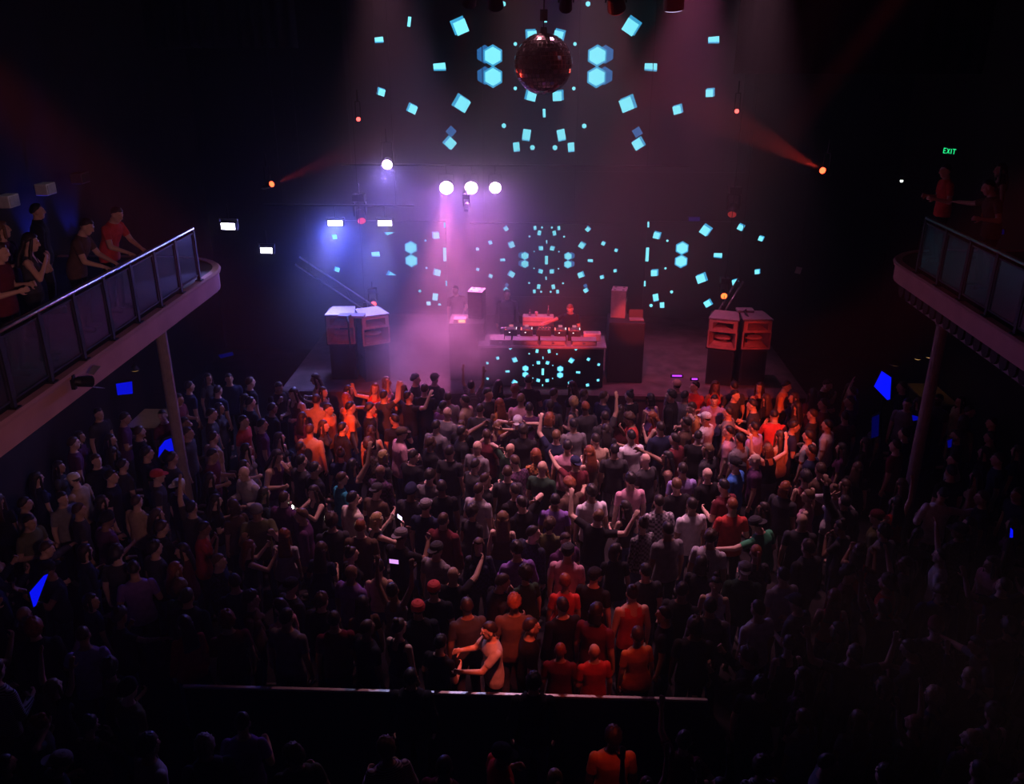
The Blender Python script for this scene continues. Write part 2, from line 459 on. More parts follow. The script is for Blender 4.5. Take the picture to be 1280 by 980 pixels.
# rear table with a red-lit case, bottles and cups
o = empty('rear_table', (.02, BY + 2.02, STZ)); tag(o, 'low black rear table behind the DJ decks', 'table')
b = MB(); b.box((0, 0, .93), (1.7, .5, .04)); b.build('table_top', BLACK, o, bevel=.006)
for sx in (-.8, .8):
    for sy in (-.2, .2):
        b = MB(); b.box((sx, sy, .455), (.05, .05, .91)); b.build('leg', BLACKM, o)
o = empty('equipment_case', (-.13, BY + 2.0, STZ + .952)); tag(o, 'wide pale equipment case lit red behind the decks', 'case')
b = MB(); b.box((0, 0, .12), (.80, .30, .24)); b.build('shell', mat('pale case', (.75, .62, .62), .6), o, bevel=.015)
b = MB(); b.box((0, -.152, .12), (.80, .006, .012)); b.build('lid_seam', BLACK, o)
def bottle(x, y, z, h, label):
    o = empty('bottle', (x, y, z)); tag(o, label, 'bottle', 'bottles on the red-lit case')
    b = MB(); u, v = Vector((1, 0, 0)), Vector((0, 1, 0)); r = .038
    b.rev([(Vector((0, 0, q)), s) for q, s in ((0, 0), (0, r), (h * .6, r), (h * .75, r * .4), (h, r * .36), (h, 0))], u, v, 14); b.build('glass', glassy('bottle glass', (.6, .3, .3), .25), o, True)
    b = MB(); b.cone((0, 0, h), (0, 0, h + .02), r * .42, r * .42, 10); b.build('cap', mat('bottle cap', (.6, .2, .2), .4), o)
bx, by, bz = -.13, BY + 2.0, STZ + .952 + .242
bottle(bx - .22, by, bz, .14, 'short squat bottle at the left of the red-lit case')
bottle(bx + .26, by, bz, .25, 'tall bottle at the right of the red-lit case')
o = empty('cup', (bx - .05, by - .03, bz)); tag(o, 'plain cup between the two bottles on the red-lit case', 'cup')
b = MB(); u, v = Vector((1, 0, 0)), Vector((0, 1, 0)); b.rev([(Vector((0, 0, q)), s) for q, s in ((0, 0), (0, .03), (.11, .042), (.11, .037), (.01, .026), (.01, 0))], u, v, 16); b.build('wall', mat('cup plastic', (.7, .6, .6), .4), o, True)

# ================================================================== MONITORS AND SUBS BESIDE THE BOOTH
GRILLE = mat('speaker grille black', (.022, .02, .022), .7, var=.5, scale=90)
CAB = mat('black speaker cabinet', (.03, .027, .03), .6)
def sub(loc, wd, dp, ht, rz, label, grp):
    o = empty('subwoofer', loc, rz); tag(o, label, 'speaker', grp)
    b = MB(); b.box((0, 0, ht / 2), (wd, dp, ht)); b.build('cabinet', CAB, o, bevel=.015)
    b = MB(); b.box((0, -dp / 2 - .006, ht / 2), (wd - .08, .02, ht - .08)); b.build('grille', GRILLE, o, bevel=.008)
    for sx in (-1, 1):
        b = MB(); b.box((sx * (wd / 2 + .004), 0, ht * .62), (.02, .16, .07)); b.build('handle', BLACKM, o)
    return o
SX = .86
pl = P(583, 404, Y=19.75); pr = P(784, 403, Y=19.75)
sub((pl.x, 20.1, STZ), SX, .8, pl.z - STZ, 0, 'black subwoofer on the stage just left of the DJ booth', 'subwoofers beside the booth')
sub((pr.x, 20.1, STZ), SX, .8, pr.z - STZ, 0, 'black subwoofer on the stage just right of the DJ booth', 'subwoofers beside the booth')
def monitor(loc, rz, label, m):
    o = empty('monitor_speaker', loc, rz); tag(o, label, 'speaker', 'monitor speakers beside the booth')
    b = MB(); b.box((0, 0, .34), (.40, .36, .68)); b.build('cabinet', m, o, bevel=.012)
    b = MB(); b.box((0, 0, .683), (.40, .36, .008)); b.build('top_panel', mat('pale top paint', (.62, .58, .62), .5) if loc[0] < 0 else m, o)  # left top paler: the light falling on it is put into the colour
    b = MB()
    for x, y in ((-.12, -.1), (.12, -.1), (-.12, .1), (.12, .1)): b.cone((x, y, .684), (x, y, .694), .032, .03, 14)
    b.build('rigging_cup', BLACKM, o)
    b = MB(); b.cone((0, -.182, .24), (0, -.165, .24), .15, .1, 24); b.build('woofer', BLACK, o)
    b = MB(); b.prism([(-.15, -.183, .46), (.15, -.183, .46), (.15, -.183, .62), (-.15, -.183, .62)], (0, .01, 0)); b.build('horn', BLACK, o)
monitor((pl.x + .22, 20.28, pl.z + .002), R(-100), 'monitor speaker left of the DJ, pale top with four dark rigging cups', mat('monitor shaded by colour', (.13, .12, .13), .5))  # left body darker: its shade is put into the colour
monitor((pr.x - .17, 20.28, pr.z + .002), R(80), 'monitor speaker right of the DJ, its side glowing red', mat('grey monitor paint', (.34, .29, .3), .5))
def small_box(loc, label, lit):
    o = empty('lit_item', loc); tag(o, label, 'amplifier', 'boxes on the subwoofers')  # small box with a glowing panel and a thin rod
    b = MB(); b.box((0, 0, .05), (.30, .26, .10)); b.build('body', mat('reddish case', (.5, .3, .26), .5), o, bevel=.01)
    b = MB(); b.box((.05, -.134, .055), (.16, .008, .07)); b.build('display', lit, o)
    b = MB(); b.cone((.05, .05, .10), (.09, .06, .26), .006, .006, 6); b.cone((.09, .06, .26), (.10, .04, .28), .01, .012, 8, dome=1); b.build('antenna', STEEL, o)
small_box((pl.x - .16, 19.86, pl.z + .002), 'small box with a glowing orange panel, on the left subwoofer', glow('orange display', (1, .34, .12), 3.0))
o = empty('laptop', (pr.x + .24, 19.98, pr.z + .002)); tag(o, 'dark laptop lying open on the right subwoofer, red at its edge', 'laptop')
b = MB(); b.box((0, 0, .012), (.34, .24, .02)); b.build('base', mat('laptop grey', (.25, .2, .2), .4), o, bevel=.004)
b = MB(); b.box((0, .14, .11), (.34, .012, .20), Matrix.Rotation(R(-15), 3, 'X')); b.build('lid', DECK, o, bevel=.004)

# steps and low risers right of the booth
o = empty('stage_steps', (P(783, 480, Y=18.8).x, 18.55, 0)); tag(o, 'dark stage steps right of the DJ booth, lit dull pink', 'steps')
for k in range(3):
    b = MB(); b.box((0, k * .27 - .27, .16 + k * .32), (.5, .26, .05)); b.build('tread', mat('worn stage ply', (.2, .15, .16), .6), o)
for sx in (-.26, .26):
    b = MB(); b.prism([(sx, -.4, 0), (sx, .38, 0), (sx, .38, .84), (sx, -.4, .2)], (.02, 0, 0)); b.build('side_panel', BLACK, o)

# ================================================================== MAIN SPEAKER STACKS
HORNM = mat('rust red horn', (.55, .26, .20), .55)
TOPM = mat('cabinet top lit by colour', (.60, .56, .62), .6)  # left stack's tops carry the bar lamp's light in their colour
def horn_cab(loc, rz, label, topm):
    """cabinet open in front: a slot horn above, a wide horn with a lens-shaped plug below"""
    o = empty('horn_speaker', loc, rz); tag(o, label, 'speaker', 'horn speakers on the stage sides')
    W, D, H, t = .72, .72, .74, .035
    b = MB()
    b.box((0, 0, t / 2), (W, D, t)); b.box((0, D / 2 - t / 2, H / 2), (W, t, H))
    for sx in (-1, 1): b.box((sx * (W / 2 - t / 2), 0, H / 2), (t, D, H))
    b.build('cabinet', CAB, o)
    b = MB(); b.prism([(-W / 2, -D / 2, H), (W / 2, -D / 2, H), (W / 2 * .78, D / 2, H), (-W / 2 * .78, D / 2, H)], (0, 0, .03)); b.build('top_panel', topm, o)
    b = MB()   # flared mouth: sloping lips all round and a shelf between the two mouths
    y0, y1 = -D / 2 + .005, D / 2 - .12
    def lip(za, zb, wa, zc, zd, wb):
        A = [(-wa, y0, za), (wa, y0, za), (wa, y0, zb), (-wa, y0, zb)]; B = [(-wb, y1, zc), (wb, y1, zc), (wb, y1, zd), (-wb, y1, zd)]
        for k in range(4):
            q = (k + 1) % 4; b.add([A[k], A[q], B[q], B[k]], [(0, 1, 2, 3)])
    lip(.05, .44, .31, .18, .26, .12)
    lip(.50, .68, .25, .57, .62, .10)
    fy = -D / 2 + .002
    for c, s in (((0, fy, .47), (.66, .03, .06)), ((0, fy, .70), (.66, .03, .05)), ((-.285, fy, .59), (.09, .03, .2)), ((.285, fy, .59), (.09, .03, .2)), ((-.325, fy, .25), (.035, .03, .42)), ((.325, fy, .25), (.035, .03, .42)), ((0, fy, .045), (.66, .05, .035))): b.box(c, s)
    b.build('horn_mouth', HORNM, o)
    b = MB(); b.ell((0, -.10, .24), (.22, .16, .055)); b.build('phase_plug', HORNM, o, True)
    b = MB(); b.prism([(-.25, -D / 2 + .04, .065), (.25, -D / 2 + .04, .065), (.2, -D / 2 + .3, .13), (-.2, -D / 2 + .3, .13)], (0, 0, .02)); b.build('lower_flare', HORNM, o)
    b = MB()
    for sx in (-1, 1): b.box((sx * (W / 2 + .005), .05, H * .5), (.02, .16, .08))
    b.build('handle', BLACKM, o)
    return o
ZL = 2.12
def stack(px1, px2, rz1, rz2, names, topm, cable):
    for px, rz, nm in ((px1, rz1, names[0]), (px2, rz2, names[1])):
        q = P(px, 402, Y=19.55)
        ca = Matrix.Rotation(R(rz), 3, 'Z') @ Vector((0, .36, 0))
        loc = Vector((q.x, 19.62, 0)) + ca
        horn_cab((loc.x, loc.y, ZL + .002), R(rz), nm[0], topm)
        sub((loc.x, loc.y, STZ), .62, .66, ZL - STZ, R(rz), nm[1], 'subwoofers below the horn speakers')
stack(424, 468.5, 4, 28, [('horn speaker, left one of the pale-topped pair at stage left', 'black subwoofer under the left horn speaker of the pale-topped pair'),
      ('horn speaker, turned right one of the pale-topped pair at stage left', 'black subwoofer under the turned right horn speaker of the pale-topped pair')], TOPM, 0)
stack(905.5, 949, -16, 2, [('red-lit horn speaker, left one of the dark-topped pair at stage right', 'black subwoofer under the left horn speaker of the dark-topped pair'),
      ('red-lit horn speaker, right one of the dark-topped pair at stage right', 'black subwoofer under the right horn speaker of the dark-topped pair')], mat('cabinet top unlit by colour', (.26, .23, .26), .6), 0)  # right stack's tops: same part, coloured darker as if less lit
def plate(px, py, wd, label):
    q = P(px, py, Z=ZL + .775); o = empty('rigging_plate', (q.x, q.y, ZL + .774)); tag(o, label, 'plate', 'plates on the speaker tops')
    b = MB(); b.box((0, 0, .03), (wd, .26, .06)); b.build('body', mat('grey rigging plate', (.28, .25, .29), .5), o, bevel=.01)
    b = MB(); pts = [Vector((0, -.1, .07)), Vector((-.06, -.22, .06)), Vector((-.03, -.36, .03)), Vector((.0, -.42, -.02)), Vector((.0, -.43, -.3)), Vector((.01, -.43, -.68))]
    for a, c in zip(pts, pts[1:]): b.cone(a, c, .022, .022, 8, dome=1)
    b.build('cable', BLACK, o, True)
plate(440, 396, .62, 'grey rigging plate with a hanging black cable, across the two pale speaker tops')
plate(931, 389, .40, 'grey rigging plate with a hanging black cable, across the two dark speaker tops')

# ================================================================== LIGHTING GEAR
def par(loc, to, r, lens, label, grp, nm='par_spotlight', hang=.5):
    """round stage lamp: can, lens, yoke with hook"""
    o = empty(nm, loc); tag(o, label, 'stage light', grp)
    d = (Vector(to) - Vector(loc)).normalized(); q = d.to_track_quat('-Z', 'Y').to_matrix()
    def T(v): return q @ Vector(v)
    b = MB(); b.cone(T((0, 0, .015)), T((0, 0, .22)), r * 1.08, r * .9, 20); b.cone(T((0, 0, .22)), T((0, 0, .30)), r * .9, r * .5, 20); b.build('can', BLACKM, o)
    b = MB(); b.cone(T((0, 0, .0)), T((0, 0, .016)), r * .98, r * .98, 24); b.build('lens', lens, o)
    b = MB(); s = r * 1.2
    sd = T((1, 0, 0)); mid = T((0, 0, .12)); top = mid + Vector((0, 0, hang * .6))
    for k in (-1, 1): b.cone(mid + sd * s * k, top + sd * s * k * .9, .012, .012, 6)
    b.cone(top + sd * s * .9, top - sd * s * .9, .012, .012, 6); b.cone(top, top + Vector((0, 0, hang * .4)), .018, .018, 8); b.build('yoke', BLACKM, o)
    return o
def bar_light(loc, wd, rz, lens, label, n=6, tilt=25, grp='LED bar lights'):
    o = empty('led_bar_spotlight', loc, rz); tag(o, label, 'stage light', grp)
    M = Matrix.Rotation(R(tilt), 3, 'X')
    b = MB(); b.box((0, .05, 0), (wd + .06, .10, .17)); b.build('housing', BLACKM, o, bevel=.01)
    b = MB()
    for k in range(n):
        x = -wd / 2 + wd * (k + .5) / n; b.cone((x, -.004, 0), (x, .006, 0), wd / n * .52, wd / n * .5, 12)
        b.box((x, .0, 0), (wd / n * .98, .006, .12))
    b.build('lens', lens, o)
    b = MB()
    for k in (-1, 1): b.box((k * (wd / 2 + .045), .05, .05), (.014, .04, .16))
    b.box((0, .05, .13), (wd + .1, .04, .014)); b.cone((0, .05, .13), (0, .05, .42), .012, .012, 8); b.build('bracket', BLACKM, o)
    return o
def moving_head(loc, to, lens, label, grp, r=.075, body=BLACKM, down=True):
    """base box, U-shaped arms, tilting head with a lens"""
    o = empty('moving_spotlight', loc); tag(o, label, 'stage light', grp)
    d = (Vector(to) - Vector(loc)).normalized(); q = d.to_track_quat('-Z', 'Y').to_matrix()
    def T(v): return q @ Vector(v)
    k = r / .075; z = 1 if down else -1
    b = MB(); b.cone(T((0, 0, .0)), T((0, 0, .20 * k)), r * 1.15, r * 1.2, 18); b.cone(T((0, 0, .2 * k)), T((0, 0, .27 * k)), r * 1.2, r * .7, 18); b.build('head', body, o)
    b = MB(); b.cone(T((0, 0, -.012)), T((0, 0, .001)), r, r, 22); b.build('lens', lens, o)
    c = T((0, 0, .13 * k)); sd = Vector((d.y, -d.x, 0)); sd = sd.normalized() if sd.length > .01 else Vector((1, 0, 0))
    b = MB()
    for s in (-1, 1): b.cone(c + sd * r * 1.4 * s, c + sd * r * 1.4 * s + Vector((0, 0, z * .26 * k)), .022 * k, .026 * k, 8)
    b.cone(c + sd * r * 1.5 + Vector((0, 0, z * .27 * k)), c - sd * r * 1.5 + Vector((0, 0, z * .27 * k)), .03 * k, .03 * k, 8); b.build('yoke', BLACKM, o)
    b = MB(); b.box(c + Vector((0, 0, z * .35 * k)), (.22 * k, .22 * k, .12 * k)); b.cone(c + Vector((0, 0, z * .4 * k)), c + Vector((0, 0, z * .6 * k)), .02, .02, 8); b.build('base', BLACKM, o)
    return o
def pipe(a, c, label, r=.025):
    o = empty('lighting_pipe_mount', a); tag(o, label, 'pipe', 'lighting pipes')
    d = Vector(c) - Vector(a)
    b = MB(); b.cone((0, 0, 0), d, r, r, 10); b.build('pipe', BLACKM, o, True)
    for t in (.12, .88):
        q = d * t; b = MB(); b.cone(q, q + Vector((0, 0, ZC - (a[2] + q.z) - .01)), .008, .008, 6); b.build('suspension_wire', BLACKM, o)
    return o
# ================================================================== PEOPLE
ARM = {  # (upper arm direction, forearm direction, palm direction) as (outwards, forwards, up)
 'relax': ((.20, -.04, -1), (.06, .22, -1), (-1, .1, 0), .5),
 'bent': ((.30, .05, -1), (-.30, .9, .22), (-1, 0, .1), .8),
 'up': ((.40, .22, .92), (.02, .20, 1), (-.3, .9, 0), .25),
 'fist': ((.55, .35, .6), (-.05, .20, 1), (-.3, .9, 0), 1.3),
 'wide': ((.95, .15, .25), (.25, .35, 1), (0, 1, -.1), .3),
 'point': ((.30, .80, .35), (.05, .85, .45), (-1, 0, 0), .7),
 'face': ((.32, .50, -.70), (-.50, .25, .85), (-.4, -.8, .1), .6),
 'behind': ((.80, .10, .60), (-.80, -.42, .18), (.1, .9, .3), .4),
 'side': ((.90, .35, -.12), (.82, .55, .12), (0, 0, -1), .3),
 'clap': ((.28, .55, -.72), (-.40, .86, .42), (-.8, -.2, .2), .15),
 'clapl': ((.12, .68, -.66), (.10, .95, .42), (-.9, .1, .2), .15),
 'phone': ((.22, .62, -.42), (-.18, .62, .72), (-.3, -.8, .3), .9),
 'rest': ((.28, .62, -.70), (-.35, .92, -.06), (0, .1, -1), .3),
 'reach': ((.80, .45, -.22), (.86, .50, .02), (0, 0, -1), .4),
 'hip': ((.75, -.25, -.75), (-.70, .45, -.62), (-.8, 0, -.5), .6),
}
POSES = {  # name: (female, right arm, left arm, (lean forward, lean right), (head turn, nod, tilt), words)
 'stand': (0, 'relax', 'relax', (2, 0), (0, 0, 0), ''),
 'look': (0, 'relax', 'bent', (3, 3), (48, 4, 4), 'head turned aside'),
 'bent': (0, 'bent', 'bent', (4, 0), (0, -6, 0), 'both forearms forward'),
 'oneup': (0, 'up', 'relax', (3, 2), (8, 6, 0), 'one arm straight up'),
 'fist': (0, 'fist', 'bent', (4, -3), (-6, 4, 3), 'one fist raised'),
 'twoup': (0, 'up', 'up', (0, 0), (0, 10, 0), 'both arms straight up'),
 'wide': (0, 'wide', 'wide', (2, 4), (-8, 6, 4), 'both arms up wide'),
 'phone': (0, 'phone', 'phone', (1, 0), (0, -8, 0), 'both hands lifted in front'),
 'dance': (0, 'side', 'bent', (9, 6), (18, -10, 8), 'one arm out sideways'),
 'clap': (0, 'clap', 'clapl', (3, -2), (0, -4, 0), 'hands meeting in a clap'),
 'behind': (0, 'behind', 'relax', (0, -3), (0, 4, -6), 'one hand behind the head'),
 'bothbehind': (0, 'behind', 'behind', (-2, 0), (0, 8, 0), 'both hands behind the head'),
 'point': (0, 'point', 'relax', (4, 0), (4, 5, 0), 'one arm pointing at the stage'),
 'face': (0, 'face', 'bent', (6, 0), (0, -12, 4), 'one hand at the mouth'),
 'rest': (0, 'rest', 'rest', (20, 0), (6, -8, 0), 'leaning forward'),
 'dj': (0, 'reach', 'bent', (13, -4), (14, -16, 8), 'bent over the decks'),
 'fstand': (1, 'relax', 'relax', (1, -2), (6, 0, 3), ''),
 'flook': (1, 'bent', 'relax', (2, 2), (-52, 2, -3), 'head turned aside'),
 'fbent': (1, 'bent', 'bent', (3, 2), (-6, -4, -4), 'both forearms forward'),
 'foneup': (1, 'up', 'hip', (2, 3), (0, 6, -4), 'one arm straight up'),
 'ftwoup': (1, 'up', 'up', (0, 2), (4, 10, 4), 'both arms straight up'),
 'fwide': (1, 'wide', 'fist', (2, -4), (8, 4, -5), 'both arms up wide'),
 'fphone': (1, 'phone', 'phone', (0, 0), (0, -6, 0), 'both hands lifted in front'),
 'fdance': (1, 'side', 'face', (8, -6), (-16, -8, -8), 'one arm out sideways'),
 'fbehind': (1, 'behind', 'hip', (-1, 4), (-12, 6, 8), 'one hand behind the head'),
 'fface': (1, 'face', 'face', (5, 0), (0, -8, 0), 'both hands at the face'),
}
def smooth01(x): x = min(1, max(0, x)); return x * x * (3 - 2 * x)
MESHES = {}
def make_proto(pn):
    fem, ra, la, (lf, ls), (hy, hp, hr), words = POSES[pn]
    pel = Vector((0, 0, .95))
    def lean(p):
        p = Vector(p); t = smooth01((p.z - .82) / .42)
        M = Matrix.Rotation(R(-lf) * t, 3, 'X') @ Matrix.Rotation(R(ls) * t, 3, 'Y')
        return pel + M @ (p - pel)
    ML = Matrix.Rotation(R(-lf), 3, 'X') @ Matrix.Rotation(R(ls), 3, 'Y')
    def chest(v): return ML @ Vector(v)
    nb = Vector((0, -.005, 1.50)); HM = Matrix.Rotation(R(-hy), 3, 'Z') @ Matrix.Rotation(R(hp), 3, 'X') @ Matrix.Rotation(R(hr), 3, 'Y')
    hc = Vector((0, .022, 1.635))
    def head(p): return lean(nb) + ML @ (HM @ (Vector(p) - nb))
    b = MB(); bones = []
    def limb(k, p0, p1, r0, r1): b.cone(p0, p1, r0, r1, 14, dome=3); bones.append((k, Vector(p0), Vector(p1), r0, r1))
    if fem: prof = [(.83, .165, .105), (.90, .185, .122), (.96, .180, .115), (1.05, .145, .095), (1.12, .128, .088), (1.22, .140, .10), (1.31, .152, .108), (1.37, .150, .092), (1.405, .128, .078), (1.44, .085, .064), (1.475, .052, .052), (1.53, .048, .05)]
    else: prof = [(.83, .150, .10), (.92, .170, .116), (1.02, .160, .106), (1.12, .152, .102), (1.23, .172, .114), (1.33, .195, .120), (1.385, .188, .102), (1.42, .160, .088), (1.455, .110, .074), (1.49, .064, .062), (1.54, .056, .058)]
    rings = []
    for z, rx, ry in prof:
        rings.append([lean((rx * math.cos(2 * math.pi * k / 20), ry * math.sin(2 * math.pi * k / 20) * (1.0 if math.sin(2 * math.pi * k / 20) > 0 else .95), z)) for k in range(20)])
    b.loft(rings)
    if fem:
        for sx in (-1, 1): b.ell(lean((sx * .072, .078, 1.275)), (.066, .058, .062))
    bones.append(('torso', lean((0, 0, .86)), lean((0, 0, 1.36)), .155, .165))
    bones.append(('neck', lean((0, 0, 1.44)), head((0, .012, 1.56)), .07, .055))
    limb('neck2', lean((0, -.006, 1.44)), head((0, .012, 1.58)), .058 if not fem else .048, .056 if not fem else .048)
    # head: skull, face, jaw, nose, brow, ears
    HR = ML @ HM
    b.ell(head(hc + Vector((0, -.012, .02))), (.076, .093, .098), HR, 18, 12)
    b.ell(head(hc + Vector((0, .022, -.035))), (.064, .070, .085), HR, 16, 10)
    b.ell(head(hc + Vector((0, .045, -.088))), (.040, .042, .034), HR)
    b.cone(head(hc + Vector((0, .088, .018))), head(hc + Vector((0, .104, -.022))), .011, .017, 10, dome=2)
    b.ell(head(hc + Vector((0, .082, .032))), (.046, .014, .012), HR)
    for sx in (-1, 1): b.ell(head(hc + Vector((sx * .078, -.006, -.01))), (.012, .022, .034), HR)
    bones.append(('head', head(hc + Vector((0, 0, -.04))), head(hc + Vector((0, -.01, .03))), .09, .095))
    sw = .180 if not fem else .152
    hands = {}
    for sx, arm in ((1, ra), (-1, la)):
        ud, fd, pn_, curl = ARM[arm]
        def D(v): return chest((v[0] * sx, v[1], v[2])).normalized()
        raise_ = max(0, ud[2]) / math.sqrt(sum(q * q for q in ud))
        sh = lean((sx * (sw - .02 * raise_), .0, 1.388 + .060 * raise_))
        el = sh + D(ud) * (.285 if not fem else .265); wr = el + D(fd) * (.25 if not fem else .235)
        k = 1.0 if not fem else .84
        limb('uarm', sh, el, .056 * k, .043 * k); limb('farm', el, wr, .043 * k, .029 * k)
        d = D(fd); n = D(pn_); n = (n - d * n.dot(d)).normalized(); sd = d.cross(n) * sx
        pc = wr + d * .052; M = Matrix((sd, n, d)).transposed()
        b.cone(wr, wr + d * .02, .027 * k, .028 * k, 10, dome=2)
        b.ell(pc, (.041 * k, .018, .050), M); bones.append(('hand', wr, wr + d * .11, .03, .04))
        for i, (off, ln) in enumerate(((-.030, .060), (-.010, .072), (.011, .067), (.030, .052))):
            c = curl * (.8 + .15 * i); a = pc + d * .038 + sd * off * k
            d1 = (d * math.cos(c * .7) + n * math.sin(c * .7) + sd * off * 3).normalized()
            d2 = (d * math.cos(c * 1.7) + n * math.sin(c * 1.7) + sd * off * 3).normalized()
            m_ = a + d1 * ln * .55; b.cone(a, m_, .0105, .010, 8, dome=2); b.cone(m_, m_ + d2 * ln * .5, .010, .0085, 8, dome=2)
        ta = pc - d * .022 - sd * .034 * k; t1 = (d * .75 - sd * .75 + n * .35).normalized(); t2 = (d * .9 - sd * .25 + n * .5).normalized()
        b.cone(ta, ta + t1 * .040, .014, .012, 8, dome=2); b.cone(ta + t1 * .040, ta + t1 * .040 + t2 * .032, .012, .0095, 8, dome=2)
        hands[sx] = (pc, d, n)
    for sx in (-1, 1):
        hx = .088 if not fem else .092
        hip, kn, an = Vector((sx * hx, 0, .90)), Vector((sx * (.10 + .012 * sx), .03, .49)), Vector((sx * .115, -.015, .085))
        limb('thigh', hip, kn, .086, .056); limb('shin', kn, an, .056, .038)
        bones.append(('foot', an + Vector((0, .02, -.03)), an + Vector((sx * .02, .15, -.055)), .04, .034))
        b.cone(an, an + Vector((0, -.02, -.045)), .040, .038, 12, dome=3); b.cone(an + Vector((0, 0, -.04)), an + Vector((sx * .02, .15, -.052)), .040, .032, 12, dome=3)
    me = b.mesh('body_raw')
    o = bpy.data.objects.new('raw', me); COL.objects.link(o)
    rm = o.modifiers.new('r', 'REMESH'); rm.mode = 'VOXEL'; rm.voxel_size = .0105
    sm = o.modifiers.new('s', 'SMOOTH'); sm.factor = .35; sm.iterations = 1
    dc = o.modifiers.new('d', 'DECIMATE'); dc.ratio = .34
    dg = bpy.context.evaluated_depsgraph_get(); dg.update()
    ev = o.evaluated_get(dg); body = bpy.data.meshes.new_from_object(ev)
    bpy.data.objects.remove(o); bpy.data.meshes.remove(me)
    body.name = 'person_' + pn
    n = len(body.vertices); co = np.empty(n * 3, 'f'); body.vertices.foreach_get('co', co); co = co.reshape(-1, 3)
    no = np.empty(n * 3, 'f'); body.vertices.foreach_get('normal', no); no = no.reshape(-1, 3)
    zmin = float(co[:, 2].min())
    best = np.full(n, 1e9); lab = np.zeros(n, int); tt = np.zeros(n)
    keys = []
    for i, (k, p0, p1, r0, r1) in enumerate(bones):
        keys.append(k); a = np.array(p0); c = np.array(p1) - a
        t = np.clip(((co - a) @ c) / (c @ c), 0, 1); dd = np.linalg.norm(co - a - t[:, None] * c, axis=1) - (r0 + (r1 - r0) * t)
        u = dd < best; best[u] = dd[u]; lab[u] = i; tt[u] = t[u]
    kind = np.array(keys)[lab]
    sp = np.array(chest((0, 0, 1))); pe = np.array(pel); s = np.where(co[:, 2] > .97, (co - pe) @ sp, co[:, 2] - .95)
    xl = (co - pe) @ np.array(chest((1, 0, 0)))
    fa = [tuple(p.vertices) for p in body.polygons]
    def shell(nm, fld, off, flare=None, rough=.004):
        """the part of the body surface where the field is positive, cut cleanly along its zero line and lifted off the skin"""
        fld = np.asarray(fld, float); vid, vs, fs = {}, [], []
        def lift(p, q, sv):
            e = off + rough * (noise.noise(p * 14) + .6 * noise.noise(p * 31))
            if flare is not None: e += flare * smooth01((.30 - sv) / .30)
            return p + q * e - Vector((0, 0, zmin))
        def V(i):
            if i not in vid: vid[i] = len(vs); vs.append(lift(Vector(co[i]), Vector(no[i]), s[i]))
            return vid[i]
        def E(i, j):
            k = (min(i, j), max(i, j))
            if k not in vid:
                a, b2 = k; t = fld[a] / (fld[a] - fld[b2]); t = min(.97, max(.03, t)); vid[k] = len(vs)
                vs.append(lift(Vector(co[a]).lerp(Vector(co[b2]), t), Vector(no[a]).lerp(Vector(no[b2]), t).normalized(), s[a] + (s[b2] - s[a]) * t))
            return vid[k]
        for f in fa:
            q = []
            for a, c in zip(f, f[1:] + f[:1]):
                if fld[a] > 0: q.append(V(a))
                if (fld[a] > 0) != (fld[c] > 0): q.append(E(a, c))
            if len(q) > 2: fs.append(tuple(q))
        m = bpy.data.meshes.new(nm + '_' + pn); m.from_pydata(vs, [], fs)
        m.materials.append(BLACK); m.polygons.foreach_set('use_smooth', [True] * len(m.polygons)); m.update()
        return m
    K = lambda *n_: np.isin(kind, n_)
    trunk = K('torso', 'neck', 'neck2', 'thigh'); up_, fo, th, sh_ = K('uarm'), K('farm'), K('thigh'), K('shin')
    low = -.12
    def field(tr, ua, fa_, rest=-.03): return np.where(trunk, tr, np.where(up_, ua, np.where(fo, fa_, rest)))
    tee = np.minimum(s - low, .525 - s)
    out = {'body': body, 'bones': [(k, p0 - Vector((0, 0, zmin)), p1 - Vector((0, 0, zmin)), r0, r1) for k, p0, p1, r0, r1 in bones if k not in ('neck', 'neck2', 'foot', 'shin')]}
    out['t_shirt'] = shell('t_shirt', field(tee, (.62 - tt) * .28, -.1 - tt * .25), .011, .013)
    out['long_sleeved_shirt'] = shell('long_sleeved_shirt', field(tee, .3, (.93 - tt) * .25, -.02), .012, .014, .006)
    notch = np.maximum(.40 - s, np.minimum(.112 - np.abs(xl), np.abs(xl) - .045))
    out['tank_top'] = shell('tank_top', field(np.minimum(np.minimum(s - (low if not fem else .02), .50 - s), notch), np.minimum(.112 - np.abs(xl), .50 - s), -.1), .009, .006)
    out['hoodie'] = shell('hoodie', field(np.minimum(s - low, .56 - s), .3, (.97 - tt) * .25, -.02), .019, .018, .009)
    out['trousers'] = shell('trousers', np.where(K('torso'), .04 - s, np.where(th, .3, np.where(sh_, (.97 - tt) * .4, -.02))), .010, None, .006)
    for i, sd in ((0, co[:, 0]), (1, -co[:, 0])): out['shoe%d' % i] = shell('shoe', np.minimum(np.where(K('foot'), .1, np.where(sh_, (tt - .93) * .4, -.1)), sd), .010, None, .001)
    for v in body.vertices: v.co.z -= zmin
    # eyes and lips are set into the same body mesh
    bm = bmesh.new(); bm.from_mesh(body); ex = MB()
    def put(c, r, mi): ex.ell(head(c) - Vector((0, 0, zmin)), r, HR, 8, 6, mi)
    for sx in (-1, 1):
        put(hc + Vector((sx * .031, .078, .006)), (.0135, .012, .009), 1); put(hc + Vector((sx * .031, .087, .006)), (.006, .0045, .006), 2)
    put(hc + Vector((0, .084, -.066)), (.024, .010, .0075), 3)
    vs = [bm.verts.new(v) for v in ex.v]
    for f, mi in zip(ex.f, ex.m): bm.faces.new([vs[i] for i in f]).material_index = mi
    for f in bm.faces: f.smooth = True
    bm.to_mesh(body); bm.free()
    body.materials.clear()
